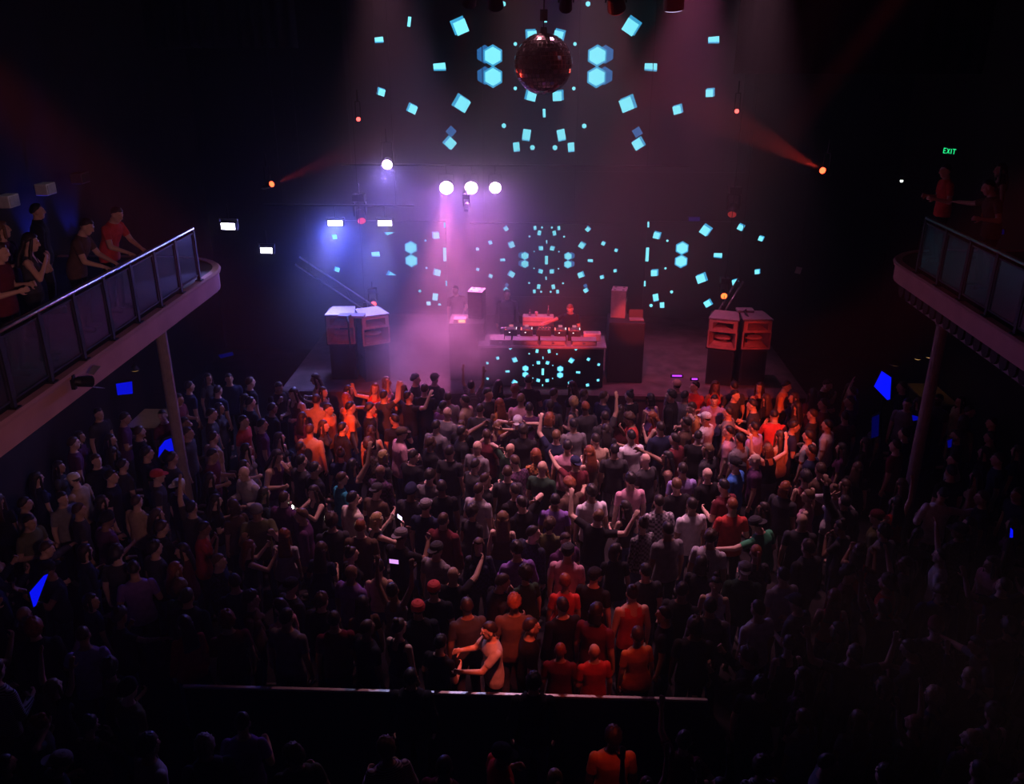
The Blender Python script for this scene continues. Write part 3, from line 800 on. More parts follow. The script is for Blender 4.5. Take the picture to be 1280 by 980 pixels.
    for m in (BLACK, mat('eye white', (.7, .68, .66), .3), mat('iris dark', (.02, .015, .012), .2), mat('lip', (.40, .16, .14), .5)): body.materials.append(m)
    body.update()
    out['head'] = Matrix.Translation(head(hc) - Vector((0, 0, zmin))) @ HR.to_4x4()
    out['hands'] = {k: (p - Vector((0, 0, zmin)), d, nn) for k, (p, d, nn) in hands.items()}
    out['fem'], out['words'] = fem, words
    return out

# ---- hair and headgear, in the frame of a head
def hair_mesh(kind):
    b = MB(); rnd = random.Random(kind)
    big = {'short': 1.0, 'curly': 1.24, 'long': 1.05, 'bun': 1.0, 'ponytail': 1.0, 'crop': .965, 'messy': 1.12, 'bob': 1.08, 'bald': .93}[kind]
    nu, nv = 26, 18; vs = [Vector((0, 0, -1))]
    b.ell((0, 0, 0), (1, 1, 1), None, nu, nv)
    out = []
    for p in b.v:
        p = Vector(p); hl = (.045 if kind != 'curly' else .03) + .80 * (p.y * .1)
        inside = p.z * .12 > hl - .03
        q = Vector((p.x * .082, p.y * .101 - .010, p.z * .112 + .014))
        if kind == 'bald': inside = False
        if inside:
            e = {'short': .05, 'crop': .02, 'curly': .22, 'long': .05, 'bun': .04, 'ponytail': .04, 'messy': .18, 'bob': .06}[kind]
            f = 6 if kind in ('curly', 'messy') else 3.5
            q *= big + .03 + e * noise.noise(p * f + Vector((len(kind), 0, 0)))
        else: q *= .80
        out.append(q)
    b.v = [tuple(q) for q in out]
    def drape(z1, w0, w1, y1, d=.045):
        rings = []; N = 8
        for i in range(N + 1):
            t = i / N; z = .03 + (z1 - .03) * t; w_ = w0 + (w1 - w0) * t; yc = -.070 + (y1 + .070) * smooth01(t * 1.4)
            dd = d * (1 - .35 * t)
            rings.append([Vector((w_ * math.cos(a), yc + dd * math.sin(a), z)) + Vector((noise.noise(Vector((a * 2, t * 5, 1))), noise.noise(Vector((a * 2, t * 5, 9))), 0)) * .014 for a in [2 * math.pi * k / 16 for k in range(16)]])
        b.loft(rings)
    if kind == 'long':
        drape(-.34, .082, .112, -.125)
        for sx in (-1, 1):
            b.cone((sx * .074, .018, .05), (sx * .084, .014, -.10), .022, .026, 10, dome=2); b.cone((sx * .084, .014, -.10), (sx * .098, .02, -.27), .026, .014, 10, dome=2)
    if kind == 'bob':
        drape(-.13, .084, .090, -.075, .05)
        for sx in (-1, 1): b.cone((sx * .076, .015, .05), (sx * .084, .012, -.10), .024, .024, 10, dome=2)
    if kind == 'bun': b.ell((0, -.060, .135), (.042, .042, .036))
    if kind == 'ponytail':
        b.ell((0, -.125, .045), (.03, .035, .032)); b.cone((0, -.135, .04), (0, -.165, -.08), .028, .030, 10, dome=2); b.cone((0, -.165, -.08), (.01, -.15, -.22), .030, .010, 10, dome=2)
    return b.mesh('hair_' + kind, [BLACK], True)
def gear_mesh(kind):
    b = MB(); n = 24
    u, v = Vector((1, 0, 0)), Vector((0, 1, 0))
    if kind in ('cap', 'backward_cap'):
        rings = []
        for z, r in ((.028, 1.0), (.06, 1.0), (.095, .88), (.118, .62), (.128, .25)):
            rings.append([Vector((.093 * r * math.cos(a), -.012 + .112 * r * math.sin(a), z)) for a in [2 * math.pi * k / n for k in range(n)]])
        b.loft(rings); b.ell((0, -.012, .13), (.009, .009, .006))
        s = -1 if kind == 'backward_cap' else 1
        pts = [(.075 * math.cos(a), -.012 + s * (.085 + .098 * math.sin(a)), .040 - .012 * math.sin(a)) for a in [math.pi * k / 10 for k in range(11)]]
        b.prism(pts, (0, 0, .008))
    else:
        rings = []
        for z, r in ((.012, 1.02), (.05, 1.04), (.055, 1.0), (.09, .95), (.125, .68), (.142, .25)):
            rings.append([Vector((.095 * r * math.cos(a), -.014 + .114 * r * math.sin(a), z - .02 * math.sin(a) * -1)) for a in [2 * math.pi * k / n for k in range(n)]])
        b.loft(rings)
    return b.mesh(kind, [BLACK], kind == 'beanie')
HAIRS = {}
GEARS = {}

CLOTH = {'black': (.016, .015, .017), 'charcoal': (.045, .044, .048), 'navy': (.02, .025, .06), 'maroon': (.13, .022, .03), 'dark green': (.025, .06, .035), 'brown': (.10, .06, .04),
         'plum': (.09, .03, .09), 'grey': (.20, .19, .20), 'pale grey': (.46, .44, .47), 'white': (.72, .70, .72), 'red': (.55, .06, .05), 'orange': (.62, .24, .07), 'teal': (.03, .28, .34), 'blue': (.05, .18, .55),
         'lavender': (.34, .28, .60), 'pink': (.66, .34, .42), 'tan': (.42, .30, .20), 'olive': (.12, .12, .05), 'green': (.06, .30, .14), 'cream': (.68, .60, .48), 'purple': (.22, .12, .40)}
HAIRC = {'black': (.012, .010, .010), 'brown': (.055, .028, .016), 'light brown': (.14, .075, .035), 'blond': (.42, .28, .12), 'red': (.22, .06, .022), 'grey': (.34, .32, .32), 'dark': (.022, .015, .012)}
SKINC = [(.56, .36, .27), (.62, .42, .32), (.42, .26, .18), (.24, .13, .085), (.50, .32, .22)]
SKIN = [mat('skin tone %d' % i, c, .55, var=.05, spec=.35) for i, c in enumerate(SKINC)]
TROUS = [('black', (.015, .015, .017)), ('dark denim', (.03, .04, .08)), ('grey', (.12, .12, .13)), ('denim', (.07, .10, .19))]
def cloth_mat(c, pat=None):
    if pat == 'checked': return checked('checked cloth ' + c, CLOTH[c], tuple(x * .25 for x in CLOTH[c]), 24)
    if pat == 'striped': return striped('striped cloth ' + c, CLOTH[c], tuple(min(.8, x * .2 + .45) for x in CLOTH[c]))
    return mat('cloth ' + c, CLOTH[c], .88, var=.14, scale=14, spec=.15, bump=.15)
HAIRW = {'short': 'short {} hair', 'crop': 'cropped {} hair', 'curly': 'curly {} hair', 'long': 'long {} hair', 'bun': '{} hair in a bun', 'ponytail': '{} ponytail', 'messy': 'tousled {} hair', 'bob': '{} bob', 'bald': 'bald head'}
PEOPLE = []
def person(loc, pose='stand', turn=0.0, hair=('short', 'black'), gear=None, top=('t_shirt', 'black', None), scale=1.0, skin=0, flip=False, trous=0, label=None, group=None, spread=None):
    if pose not in MESHES: MESHES[pose] = make_proto(pose)
    pr = MESHES[pose]
    o = bpy.data.objects.new('person', pr['body']); COL.objects.link(o)
    o.location = loc; o.rotation_euler = (0, 0, turn); sx = -1 if flip else 1
    o.scale = (sx * scale, scale, scale)
    sl = o.material_slots[0]; sl.link = 'OBJECT'; sl.material = SKIN[skin]
    def child(name, me, m, mx=None):
        c = bpy.data.objects.new(name, me); COL.objects.link(c); c.parent = o
        c.material_slots[0].link = 'OBJECT'; c.material_slots[0].material = m
        if mx is not None: c.matrix_local = mx
        return c
    child(top[0], pr[top[0]], cloth_mat(top[1], top[2]))
    child('trousers', pr['trousers'], mat('trousers ' + TROUS[trous][0], TROUS[trous][1], .85, var=.2))
    for i in (0, 1): child('shoe', pr['shoe%d' % i], mat('shoe leather', (.03, .03, .03), .5))
    hk, hcol = hair
    if hk != 'bald':
        if hk not in HAIRS: HAIRS[hk] = hair_mesh(hk)
        child('hair', HAIRS[hk], mat('hair ' + hcol, HAIRC[hcol], .5, var=.3, scale=40, spec=.4), pr['head'])
    if gear:
        if gear[0] not in GEARS: GEARS[gear[0]] = gear_mesh(gear[0])
        child('cap' if 'cap' in gear[0] else 'beanie', GEARS[gear[0]], cloth_mat(gear[1]), pr['head'])
    o['category'] = 'person'
    if group: o['group'] = group
    tw = (top[1] + ' ' + (top[2] + ' ' if top[2] else '') + top[0].replace('_', ' ').replace('t shirt', 'T-shirt').replace('long sleeved', 'long-sleeved'))
    hw = HAIRW[hk].format(hcol) if not gear else gear[1] + ' ' + gear[0].replace('_', ' ')
    PEOPLE.append(dict(o=o, look='person in %s, %s' % (tw, hw), words=pr['words'], hw=hw, tw=tw, loc=Vector(loc), label=label))
    return o
# ================================================================== LAMPS OF THE HALL
VIO = (.50, .33, 1.0); MAG = (1.0, .20, .56); WHITEV = (.72, .66, 1.0); REDC = (1.0, .05, .03); PINK = (1.0, .42, .50)
L_PINK = glow('lens pinkish white', (1.0, .62, .95), 30); L_WHITE = glow('lens violet white', (.80, .72, 1.0), 22); L_RED = glow('lens hot red', (1.0, .055, .018), 8)
L_DIM = glow('lens dull red', (.9, .04, .06), 1.2); L_ORANGE = glow('lens orange', (1.0, .10, .02), 5); L_OFF = mat('dark lens', (.05, .05, .06), .1)
G1 = 'bright par lamps on the rear pipe'
za = P(589, 235, Y=22).z
pipe((-5.2, 22.1, za + .55), (3.6, 22.1, za + .55), 'black lighting pipe above the DJ carrying the three pinkish lamps')
for i, (px, r) in enumerate(((558, .17), (589, .16), (619, .145))):
    q = P(px, 235, Y=22); to = (q.x * .6, 6.0, 1.8)
    par(q, to, r, L_PINK, ['leftmost of three bright pinkish lamps in a row above the DJ', 'middle one of three bright pinkish lamps in a row above the DJ', 'rightmost of three bright pinkish lamps in a row above the DJ'][i], G1)
    q = q + (Vector(to) - q).normalized() * .05
    spot('pink_flood', q, (q.x * .8, 15, 1.0), (.52, .15, 1.0), [240, 150, 90][i], 140, 1, .14)
    spot('pink_wash', q, (q.x + .1, 18.9, 1.6), MAG, [2900, 1500, 600][i], 44, .9, .12)
q = P(484, 206, Y=21); par(q, (-2.6, 6.0, 2.0), .115, L_PINK, 'single pinkish white lamp higher up, left of the row of three', 'single lamps', hang=.8)
spot('violet_flood', q + Vector((0, -.08, -.03)), (-3.0, 14, 0), (.30, .20, 1.0), 250, 140, 1, .1)
# bars of light
BARS = [(419, 279, 21.0, .36, 0, 'LED bar lamp above the pale-topped speakers, brightest of the four', (-6.6, 17.6, 0), 700, 60), (481, 279, 21.0, .34, 0, 'LED bar lamp nearest the DJ, right of the red moving lamp', (-4.4, 19.4, 2.6), 600, 60),
        (285, 283, 16.6, .28, -6, 'LED bar lamp at the stage end of the left balcony railing', (-8.0, 12.5, 3.4), 260, 40), (333, 313, 18.5, .26, -4, 'LED bar lamp lowest of the four, beyond the left balcony', (-8.6, 15.0, 3.0), 260, 40)]
for px, py, Y, wd, rz, lab, to, wt, cn in BARS:
    q = P(px, py, Y=Y); bar_light(q, wd, R(rz), L_WHITE, lab)
    spot('bar_beam', q + Vector((0, -.06, -.01)), to, (.34, .32, 1.0), wt, cn, .8, .12)
q = P(419, 279, Y=21); spot('blue_flood', q + Vector((0, -.06, 0)), (-3.6, 15, 2.5), (.10, .14, 1.0), 760, 112, 1, .15)
pipe((-6.9, 21.06, P(419, 279, Y=21).z + .43), (-3.2, 21.06, P(419, 279, Y=21).z + .43), 'black lighting pipe carrying two LED bar lamps over the left speakers')
# red beams towards the mirror ball
for px, py, Y, lab, wt, r in ((340, 230, 17, 'small lamp throwing a red beam from the left, above the balcony end', 1600, .055), (1028, 213, 17, 'small lamp throwing a red beam from the right', 2600, .060),
                       (448, 149, 19, 'tiny red lamp high up left of the cyan cubes', 60, .045), (921, 139, 19, 'tiny red lamp high up right of the cyan cubes', 60, .045)):
    q = P(px, py, Y=Y); to = Vector((-.1, 15, 8.7)) if Y == 17 else Vector((-.1, 15.0, 8.5))
    if px == 340: to = P(480, 175, Y=15.6)
    if px == 1028: to = P(930, 160, Y=15.4)
    par(q, q + (Vector((0, 0, 9)) - q) * .2 if Y == 19 else to, r, L_RED if Y == 17 else glow('lens small red', (1, .08, .07), 4), lab, 'red lamps', hang=.6)
    spot('red_beam', q + (to - q).normalized() * .03, to, REDC, wt, 13, .6, .02)
# moving lamps
for px, py, Y, to, lens, lab, r in ((452, 276, 21.2, (-3.0, 17, 2), L_DIM, 'moving lamp glowing dull red between two LED bar lamps', .10), (915, 268, 21.2, (3.0, 16, 1), glow('lens faint red', (.5, .03, .03), .5), 'moving lamp with faint red lens above the right screen', .10),
                                    (467, 380, 20.9, (-3.2, 17, 2.6), glow('lens red pink', (1, .08, .08), 3), 'small red lamp just behind the pale-topped speakers', .07), (905, 370, 20.9, (4.2, 17, 2.4), L_ORANGE, 'small orange lamp just behind the dark-topped speakers', .075)):
    q = P(px, py, Y=Y); moving_head(q, to, lens, lab, 'moving lamps', r)
q = P(583, 263, Y=21.4); moving_head(q, (-2.2, 18, 1), L_OFF, 'pale moving lamp hanging below the three pinkish lamps', 'moving lamps', .058, mat('white lamp shell', (.7, .66, .7), .4))
q = P(640, 279, Y=22.4); pipe((q.x - 1.1, 22.4, q.z), (q.x + 2.0, 22.4, q.z), 'thin dark pipe along the top of the small DJ screen', .02)

# diagonal truss at stage left, thin arm at stage right
def truss(a, c, label, n=7, w_=.22):
    a, c = Vector(a), Vector(c); o = empty('hanging_truss', a); tag(o, label, 'truss', 'trusses over the speakers'); d = c - a; u = d.normalized(); sd = u.cross(Vector((0, -1, 0.25))).normalized() * w_ / 2
    for s in (-1, 1):
        b = MB(); b.cone(sd * s, d + sd * s, .026, .026, 10); b.build('chord', mat('scuffed steel tube', (.45, .43, .50), .3, .9), o, True)
    b = MB()
    for k in range(n): b.cone(d * (k / n) + sd * (1 if k % 2 else -1), d * ((k + 1) / n) - sd * (1 if k % 2 else -1), .011, .011, 6)
    b.build('lattice', BLACKM, o)
    for t in (.15, .85):
        b = MB(); b.box(d * t, (.10, .07, .16)); b.build('clamp', BLACKM, o); b = MB(); b.cone(d * t, d * t + Vector((0, 0, ZC - (a + d * t).z - .01)), .008, .008, 6); b.build('suspension_wire', BLACKM, o)
truss(P(372, 326, Y=21.6), P(472, 392, Y=20.6), 'slanting steel truss behind the pale-topped speakers')
truss(P(926, 350, Y=21.4), P(900, 392, Y=20.8), 'short slanting steel truss behind the dark-topped speakers', 4, .14)

# front pipe with lamps seen from below, just at the top of the picture
FY = 14.0
pipe((-3.6, FY, 9.95), (4.2, FY, 9.95), 'black lighting pipe carrying the dark lamps at the top picture edge', .03)
for px, py, to, lens, lab, r, wt, col, cn in ((586, 6, (-3.0, 20, 2.2), L_OFF, 'dark par lamp left of the mirror ball at the top edge', .10, 500, REDC, 24), (620, 9, (-.5, 20, 2), L_OFF, 'boxy dark lamp just left of the ball motor', .11, 0, MAG, 20),
                       (707, 12, (.1, 20.2, 2.2), L_OFF, 'small dark lamp just right of the ball motor', .09, 260, REDC, 18), (771, 12, (3.0, 20, 2.2), glow('lens deep red', (.6, .03, .03), .6), 'boxy dark lamp with red glow right of the mirror ball', .13, 1500, (1, .12, .25), 26)):
    q = P(px, py, Y=FY); par(q, to, r, lens, lab, 'lamps on the front pipe', hang=.55)
    if wt: spot('red_wash', q + (Vector(to) - q).normalized() * .04, to, col, wt, cn, .7, .06)
q = P(842, 12, Y=FY); moving_head(q, (2.6, 16.2, 0), glow('lens lavender', (.7, .62, 1), 1.2), 'large dark moving lamp with a lavender lens at the top edge', 'moving lamps', .13)
# crowd washes from unseen lamps above the picture
for x, to, wt in ((-2.8, (-2.0, 14.2, 0), 1300), (.8, (.6, 13.6, 0), 1500), (3.6, (2.6, 14.4, 0), 1300)):
    spot('crowd_wash', (x, 15.6, 10.9), to, (1.0, .40, .60), wt * 2.4, 47, 1, .12)
spot('red_pool', (2.6, 7.0, 11.3), (.5, 9.9, 1.3), (1, .07, .03), 1500, 14, .9, .08)
spot('red_pool', (.9, 6.2, 11.2), (-.70, 9.6, 1.25), (1, .11, .065), 5200, 8, .8, .05)
spot('crowd_wash', (-.4, 15.6, 10.9), (-.6, 10.6, 0), (1.0, .36, .44), 1500, 42, 1, .12)
spot('added_rail_light', (-2.2, 16.3, 10.9), (-1.3, 8.8, 1.1), (.62, .58, 1.0), 1000, 13, .8, .1)  # unseen spot added to brighten the rail's top edge
q = P(760, 930, Z=1.5); spot('red_pool', q + Vector((.6, -2.5, 9.0)), q, (1, .08, .03), 700, 5.5, .9, .05)
spot('red_side', (-4.2, 4.4, 10.3), (-4.0, 16.7, 1.5), (1, .08, .03), 17000, 11, .9, .1)
spot('red_side', (4.6, 4.4, 10.3), (4.6, 16.9, 1.5), (1, .08, .03), 14000, 11, .9, .1)
spot('horn_red', (6.2, 15.2, 4.4), (4.75, 19.5, 2.45), (1, .05, .03), 360, 18, .8, .1)
spot('horn_red', (-2.6, 14.5, 5.2), (-4.3, 19.5, 2.4), (1, .07, .05), 260, 18, .8, .1)
spot('red_deck', (1.0, 4.6, 10.2), (.35, 20.5, 2.35), (1, .06, .07), 27000, 7.6, .8, .05)  # unseen red spot on the decks, no fixture built
spot('red_monitor', (2.4, 4.6, 10.2), (2.2, 20.1, 2.6), (1, .05, .04), 15000, 4.2, .6, .05)  # unseen red spot on the right monitor speaker, no fixture built
for x, col, wt in ((-3.4, (.34, .22, 1.0), 600), (.2, (.60, .20, .9), 300), (3.3, (1, .20, .50), 1700)):
    spot('stage_downlight', (x, 20.2, 11.4), (x * .75, 20.3, 0), col, wt, 46 if x > 2 else 44 if x < -2 else 62, 1, .1)
spot('added_fascia_wash', (1.0, .8, 8.2), (-6.3, 11.0, 4.7), (.95, .40, .44), 760, 34, .9, .2)  # unseen spot near the camera, added to brighten the left fascia
spot('added_fascia_wash', (-1.0, .8, 8.2), (6.5, 13.2, 5.0), (1, .14, .18), 120, 30, .9, .2)  # likewise added, for the right fascia

# ================================================================== MIRROR BALL
q = P(679, 80, Y=15.0); rB = .475
o = empty('mirror_ball', q); tag(o, 'big dark mirror ball hanging before the upper screen', 'mirror ball')
b = MB(); NL = 22
for i in range(NL):
    t0, t1 = math.pi * i / NL - math.pi / 2, math.pi * (i + 1) / NL - math.pi / 2
    n = max(4, int(2 * NL * math.cos((t0 + t1) / 2)))
    for k in range(n):
        p0, p1 = 2 * math.pi * (k + .06) / n, 2 * math.pi * (k + .94) / n
        e = (t1 - t0) * .06
        j = Vector((random.uniform(-1, 1), random.uniform(-1, 1), random.uniform(-1, 1))) * .003
        b.add([Vector((math.cos(t) * math.cos(p), math.cos(t) * math.sin(p), math.sin(t))) * rB + j for t, p in ((t0 + e, p0), (t0 + e, p1), (t1 - e, p1), (t1 - e, p0))], [(0, 1, 2, 3)])
ball_me = b.mesh('tiles', [mat('mirror tile', (.26, .23, .25), .12, 1.0)]); link('mirror_tile_skin', ball_me, o)
b = MB(); b.ell((0, 0, 0), (rB * .985,) * 3, None, 30, 18); b.build('core', BLACK, o, True)
zt = 9.72
b = MB(); b.cone((0, 0, rB - .01), (0, 0, rB + .08), .06, .05, 14); b.build('cap', BLACKM, o)
b = MB(); b.cone((0, 0, rB + .06), (0, 0, P(677, 24, Y=15).z - q.z), .008, .008, 6); b.build('cord', BLACKM, o)
zm = P(677, 19, Y=15).z - q.z
b = MB(); b.box((0, 0, zm), (.12, .12, .17)); b.cone((0, 0, zm + .08), (0, 0, ZC - q.z - .01), .012, .012, 8); b.build('motor', BLACKM, o)

# black drapes at the sides of the upper screen
def drape(x0, x1, y, z0, label):
    b = MB(); n = 40; pts = [(x0 + (x1 - x0) * k / n, .07 * math.sin(k * 1.9) + .03 * math.sin(k * 4.1)) for k in range(n + 1)]
    vs = [Vector((x, y + d, z)) for z in (z0, ZC - .01) for x, d in pts] + [Vector((x, y + d + .02, z)) for z in (z0, ZC - .01) for x, d in pts]; m = n + 1
    fs = [(k, k + 1, m + k + 1, m + k) for k in range(n)] + [(2 * m + k, 3 * m + k, 3 * m + k + 1, 2 * m + k + 1) for k in range(n)] + [(k, 2 * m + k, 2 * m + k + 1, k + 1) for k in range(n)]
    b.add(vs, fs); o = b.build('curtain', DARKCLOTH, None, True); tag(o, label, 'curtain', 'black drapes'); return o
drape(P(922, 40, Y=17.5).x, 8.2, 17.5, P(922, 92, Y=17.5).z, 'black drape hanging at the upper right, its edge against the purple haze')
drape(-9.0, P(372, 60, Y=20.5).x, 20.5, P(372, 60, Y=20.5).z, 'black drape hanging at the upper left')

# ================================================================== SIDES OF THE HALL
# blue uplight on the walls, put in as glowing patches
BLUES = []
def blue_patch(pts, X, Y, Z, label, strength):
    """blue wall light put in as a glowing patch whose outline is pts (photograph pixels), standing upright on a plane through its centre, facing the floor"""
    cx = sum(p[0] for p in pts) / len(pts); cy_ = sum(p[1] for p in pts) / len(pts)
    c = P(cx, cy_, X=X) if X is not None else (P(cx, cy_, Y=Y) if Y is not None else P(cx, cy_, Z=Z))
    n = Vector((-c.x * .9, -c.y * .7, 0)).normalized() if Y is None else Vector((0, -1, 0))
    eye = Vector((0, 0, CAMZ)); W = []
    for p in pts:
        d = (P(p[0], p[1], Z=0) if p[1] > 60 else Vector()) - eye; W.append(eye + d * ((c - eye).dot(n) / d.dot(n)) - c)
    o = empty('blue_glow_patch', c); tag(o, label, 'light panel', 'blue lights along the walls')
    b = MB(); b.prism([w_ * 1.12 - n * .012 for w_ in W], -n * .08); b.build('housing', BLACK, o)
    b = MB(); b.prism(W, -n * .011); b.build('diffuser', glow('blue diffuser %g' % strength, (.002, .006, 1.0), strength), o)  # glowing outline stands in for blue light washed on the wall
    b = MB(); zb = min(w_.z for w_ in W) * 1.12; st = (c.z + zb) if Y is None and X is None else .0
    if st > .05: b.cone(-n * .05 + Vector((0, 0, zb + .03)), -n * .05 + Vector((0, 0, -c.z + .01)), .03, .03, 8); b.build('stand', BLACKM, o)
    BLUES.append(c)
rect_ = lambda x, y, w_, h: [(x - w_ / 2, y - h / 2), (x + w_ / 2, y - h / 2), (x + w_ / 2, y + h / 2), (x - w_ / 2, y + h / 2)]
for pts, X, Y, Z, lab, st in (([(145, 480), (165, 477), (166, 492), (147, 494)], -9.7, None, None, 'squarish patch of blue light under the left balcony', .62),
    ([(198, 572), (199, 560), (206, 551), (214, 548), (218, 563), (214, 566), (206, 561)], None, None, 1.75, 'bent patch of blue light just above a dark-haired head, left side', .75),
    ([(37, 741), (42, 759), (45, 757), (60, 718), (55, 720)], None, None, 1.75, 'wedge-shaped patch of blue light lowest at the left', .85),
    ([(273, 444), (290, 440), (292, 444), (276, 448)], None, 21.5, None, 'faint flat patch of blue light beyond the left column', .06),
    ([(1092.5, 483), (1102, 464), (1114, 472), (1112.5, 499), (1109, 500)], None, None, 1.9, 'brightest patch of blue light, five-sided, at the right of the floor', 1.15),
    ([(1090, 522), (1099, 518), (1098, 545), (1089, 548)], None, None, 1.75, 'dim patch of blue light below the brightest one at the right', .05),
    ([(1140, 519), (1148, 521), (1150, 525), (1141, 526)], None, None, 1.9, 'small patch of blue light beside the right column', .3),
    ([(1184, 551), (1190, 549), (1189, 559), (1185, 560)], None, None, 1.9, 'small dim patch of blue light behind the pale shirt at the right', .14),
    ([(1263, 660), (1266, 663), (1266, 672), (1262, 672)], None, None, 1.9, 'tiny narrow patch of blue light at the right picture edge', .9),
    (rect_(1245, 290, 20, 6), 9.6, None, None, 'faint patch of blue light above the right balcony', .03),
    (rect_(868, 274, 14, 5), None, 22.9, None, 'faint patch of blue light on top of the right screen', .06)):
    blue_patch(pts, X, Y, Z, lab, st)
# soft blue wall washes above the left balcony
for i, (px, py) in enumerate(((48, 278), (92, 268))):
    q = P(px, py, X=-9.9); o = empty('blue_uplight', (-9.86, q.y, 5.0)); tag(o, ['blue uplight on the left balcony wall, nearer one', 'blue uplight on the left balcony wall, farther one'][i], 'wall light', 'blue uplights on the balcony wall')
    b = MB(); b.cone((0, 0, 0), (0, 0, .16), .07, .09, 16); b.build('can', BLACKM, o); b = MB(); b.cone((0, 0, .152), (0, 0, .162), .075, .075, 16); b.build('lens', glow('blue lens', (.01, .03, 1), 3), o)
    spot('blue_wash', (-9.6, q.y, 4.98), (-9.98, q.y, q.z + .1), (.02, .04, 1.0), [110, 50][i], 70, .9, .05)
# white boxed speakers on the balcony wall
for i, (px, py) in enumerate(((10, 251), (57, 236), (100, 222))):
    q = P(px, py, X=-9.7); o = empty('speaker_mount', q, R(90)); tag(o, ['pale wall speaker at the left picture edge above the balcony', 'pale wall speaker in the middle of three above the left balcony', 'darker wall speaker farthest of three above the left balcony'][i], 'speaker', 'wall speakers above the left balcony')
    b = MB(); b.box((0, 0, 0), (.34, .24, .22)); b.build('cabinet', mat('off white speaker paint' if i < 2 else 'darker speaker colour', (.6, .56, .58) if i < 2 else (.12, .11, .12), .6), o, bevel=.015)  # first two boxes off white, the farthest one darker
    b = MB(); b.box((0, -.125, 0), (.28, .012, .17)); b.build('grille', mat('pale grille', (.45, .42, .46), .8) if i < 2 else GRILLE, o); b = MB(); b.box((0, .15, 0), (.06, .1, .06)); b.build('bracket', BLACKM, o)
    if i < 2: spot('wall_lamp', (q.x + 1.3, q.y - .6, q.z + 1.2), q, (.8, .7, .9), 5, 26, .9, .05)  # unseen spot aimed at the pale speaker, no lamp built
# clamp lamp on the left fascia
q = P(98, 477, X=-6.2); o = empty('clamp_spotlight', q); tag(o, 'small black clamp lamp with flaps on the left balcony fascia', 'stage light')
b = MB(); b.cone((.0, 0, 0), (.10, .14, -.05), .07, .08, 14); b.cone((0, 0, 0), (-.04, -.05, .02), .07, .04, 14); b.build('can', BLACKM, o)
b = MB(); b.prism([(.06, .16, .05), (.16, .12, .05), (.20, .26, .12), (.08, .30, .12)], (0, 0, .006)); b.prism([(.06, .16, -.14), (.16, .12, -.14), (.20, .26, -.2), (.08, .30, -.2)], (0, 0, .006)); b.build('barn_door', mat('bluish grey flap', (.3, .3, .4), .5), o)
b = MB(); b.box((-.06, -.02, .0), (.05, .06, .2)); b.build('clamp', BLACKM, o)
# bars with counters and warm lamps below both balconies
def bar_counter(x, y0, y1, s, label):
    o = empty('bar_counter', (x, y0, 0)); tag(o, label, 'bar', 'bars under the balconies'); L = y1 - y0
    b = MB(); b.box((0, L / 2, .52), (.55, L, 1.04)); b.build('front_panel', mat('dark wood panel', (.06, .04, .03), .6), o)
    b = MB(); b.box((-s * .04, L / 2, 1.07), (.70, L + .06, .05)); b.build('counter_top', mat('varnished wood', (.20, .13, .06), .35), o, bevel=.012)
bar_counter(-8.9, 16.9, 17.9, -1, 'wooden bar counter under the left balcony'); bar_counter(9.45, 18.9, 20.2, 1, 'wooden bar counter under the right balcony')
def pendant(loc, label, col, st, w_, wt):
    o = empty('pendant_lamp', loc); tag(o, label, 'lamp', 'warm bar lamps'); u, v = Vector((1, 0, 0)), Vector((0, 1, 0))
    b = MB(); b.cone((0, 0, .0), (0, 0, .10), w_, w_ * .45, 18); b.build('shade', BLACKM, o); b = MB(); b.ell((0, 0, -.006), (w_ * .85, w_ * .85, .025)); b.build('bulb', glow('warm bulb %g' % st, col, st), o, True)
    b = MB(); b.cone((0, 0, .1), (0, 0, 4.9 - loc[2] if loc[2] < 4.6 else .4), .006, .006, 6); b.build('cord', BLACK, o)
    spot('warm_lamp', Vector(loc) + Vector((0, 0, -.05)), Vector(loc) + Vector((0, 0, -2)), (1, .62, .22), wt, 110, .8, .05)
for px, py, X, lab, st, w_ in ((1163, 445, 9.3, 'warm orange pendant lamp over the right bar, brightest one', 1.6, .16), (1147, 448, 9.4, 'small warm pendant lamp over the right bar, middle one', .5, .09), (1119, 455, 9.3, 'dim yellowish pendant lamp over the right bar, nearest the blue light', .16, .16)):
    q = P(px, py, X=X); pendant((X, q.y, q.z), lab, (1, .55, .18), st, w_, .5)
q = P(182, 470, X=-9.3); pendant((-8.95, 17.3, 2.3), 'warm pendant lamp over the left bar', (1, .55, .18), .25, .10, 3)
# green exit sign
q = P(1187, 189, X=9.7); o = empty('exit_sign', (q.x, q.y, q.z), R(-62)); tag(o, 'small green EXIT sign high on the right side', 'exit sign')
b = MB(); b.box((0, .03, 0), (.44, .05, .20)); b.build('housing', BLACK, o, bevel=.006)
b = MB(); GR = .034
def bar_(x0, z0, x1, z1):
    d = Vector((x1 - x0, 0, z1 - z0)); n = Vector((-d.z, 0, d.x)).normalized() * .008
    b.prism([Vector((x0, -.002, z0)) - n, Vector((x1, -.002, z1)) - n, Vector((x1, -.002, z1)) + n, Vector((x0, -.002, z0)) + n], (0, .006, 0))
h = .055
for x0, x1, z in ((-.17, -.10, h), (-.17, -.11, 0), (-.17, -.10, -h)): bar_(x0, z, x1, z)
bar_(-.165, -h, -.165, h); bar_(-.07, -h, .0, h); bar_(-.07, h, .0, -h); bar_(.045, -h, .045, h); bar_(.08, h, .17, h); bar_(.125, -h, .125, h)
b.build('lettering', glow('exit green', (.02, .9, .28), 1.1), o)
q = P(1127, 226, X=8.0); o = empty('bulkhead_lamp_mount', q); tag(o, 'tiny white lamp above the right balcony', 'lamp')
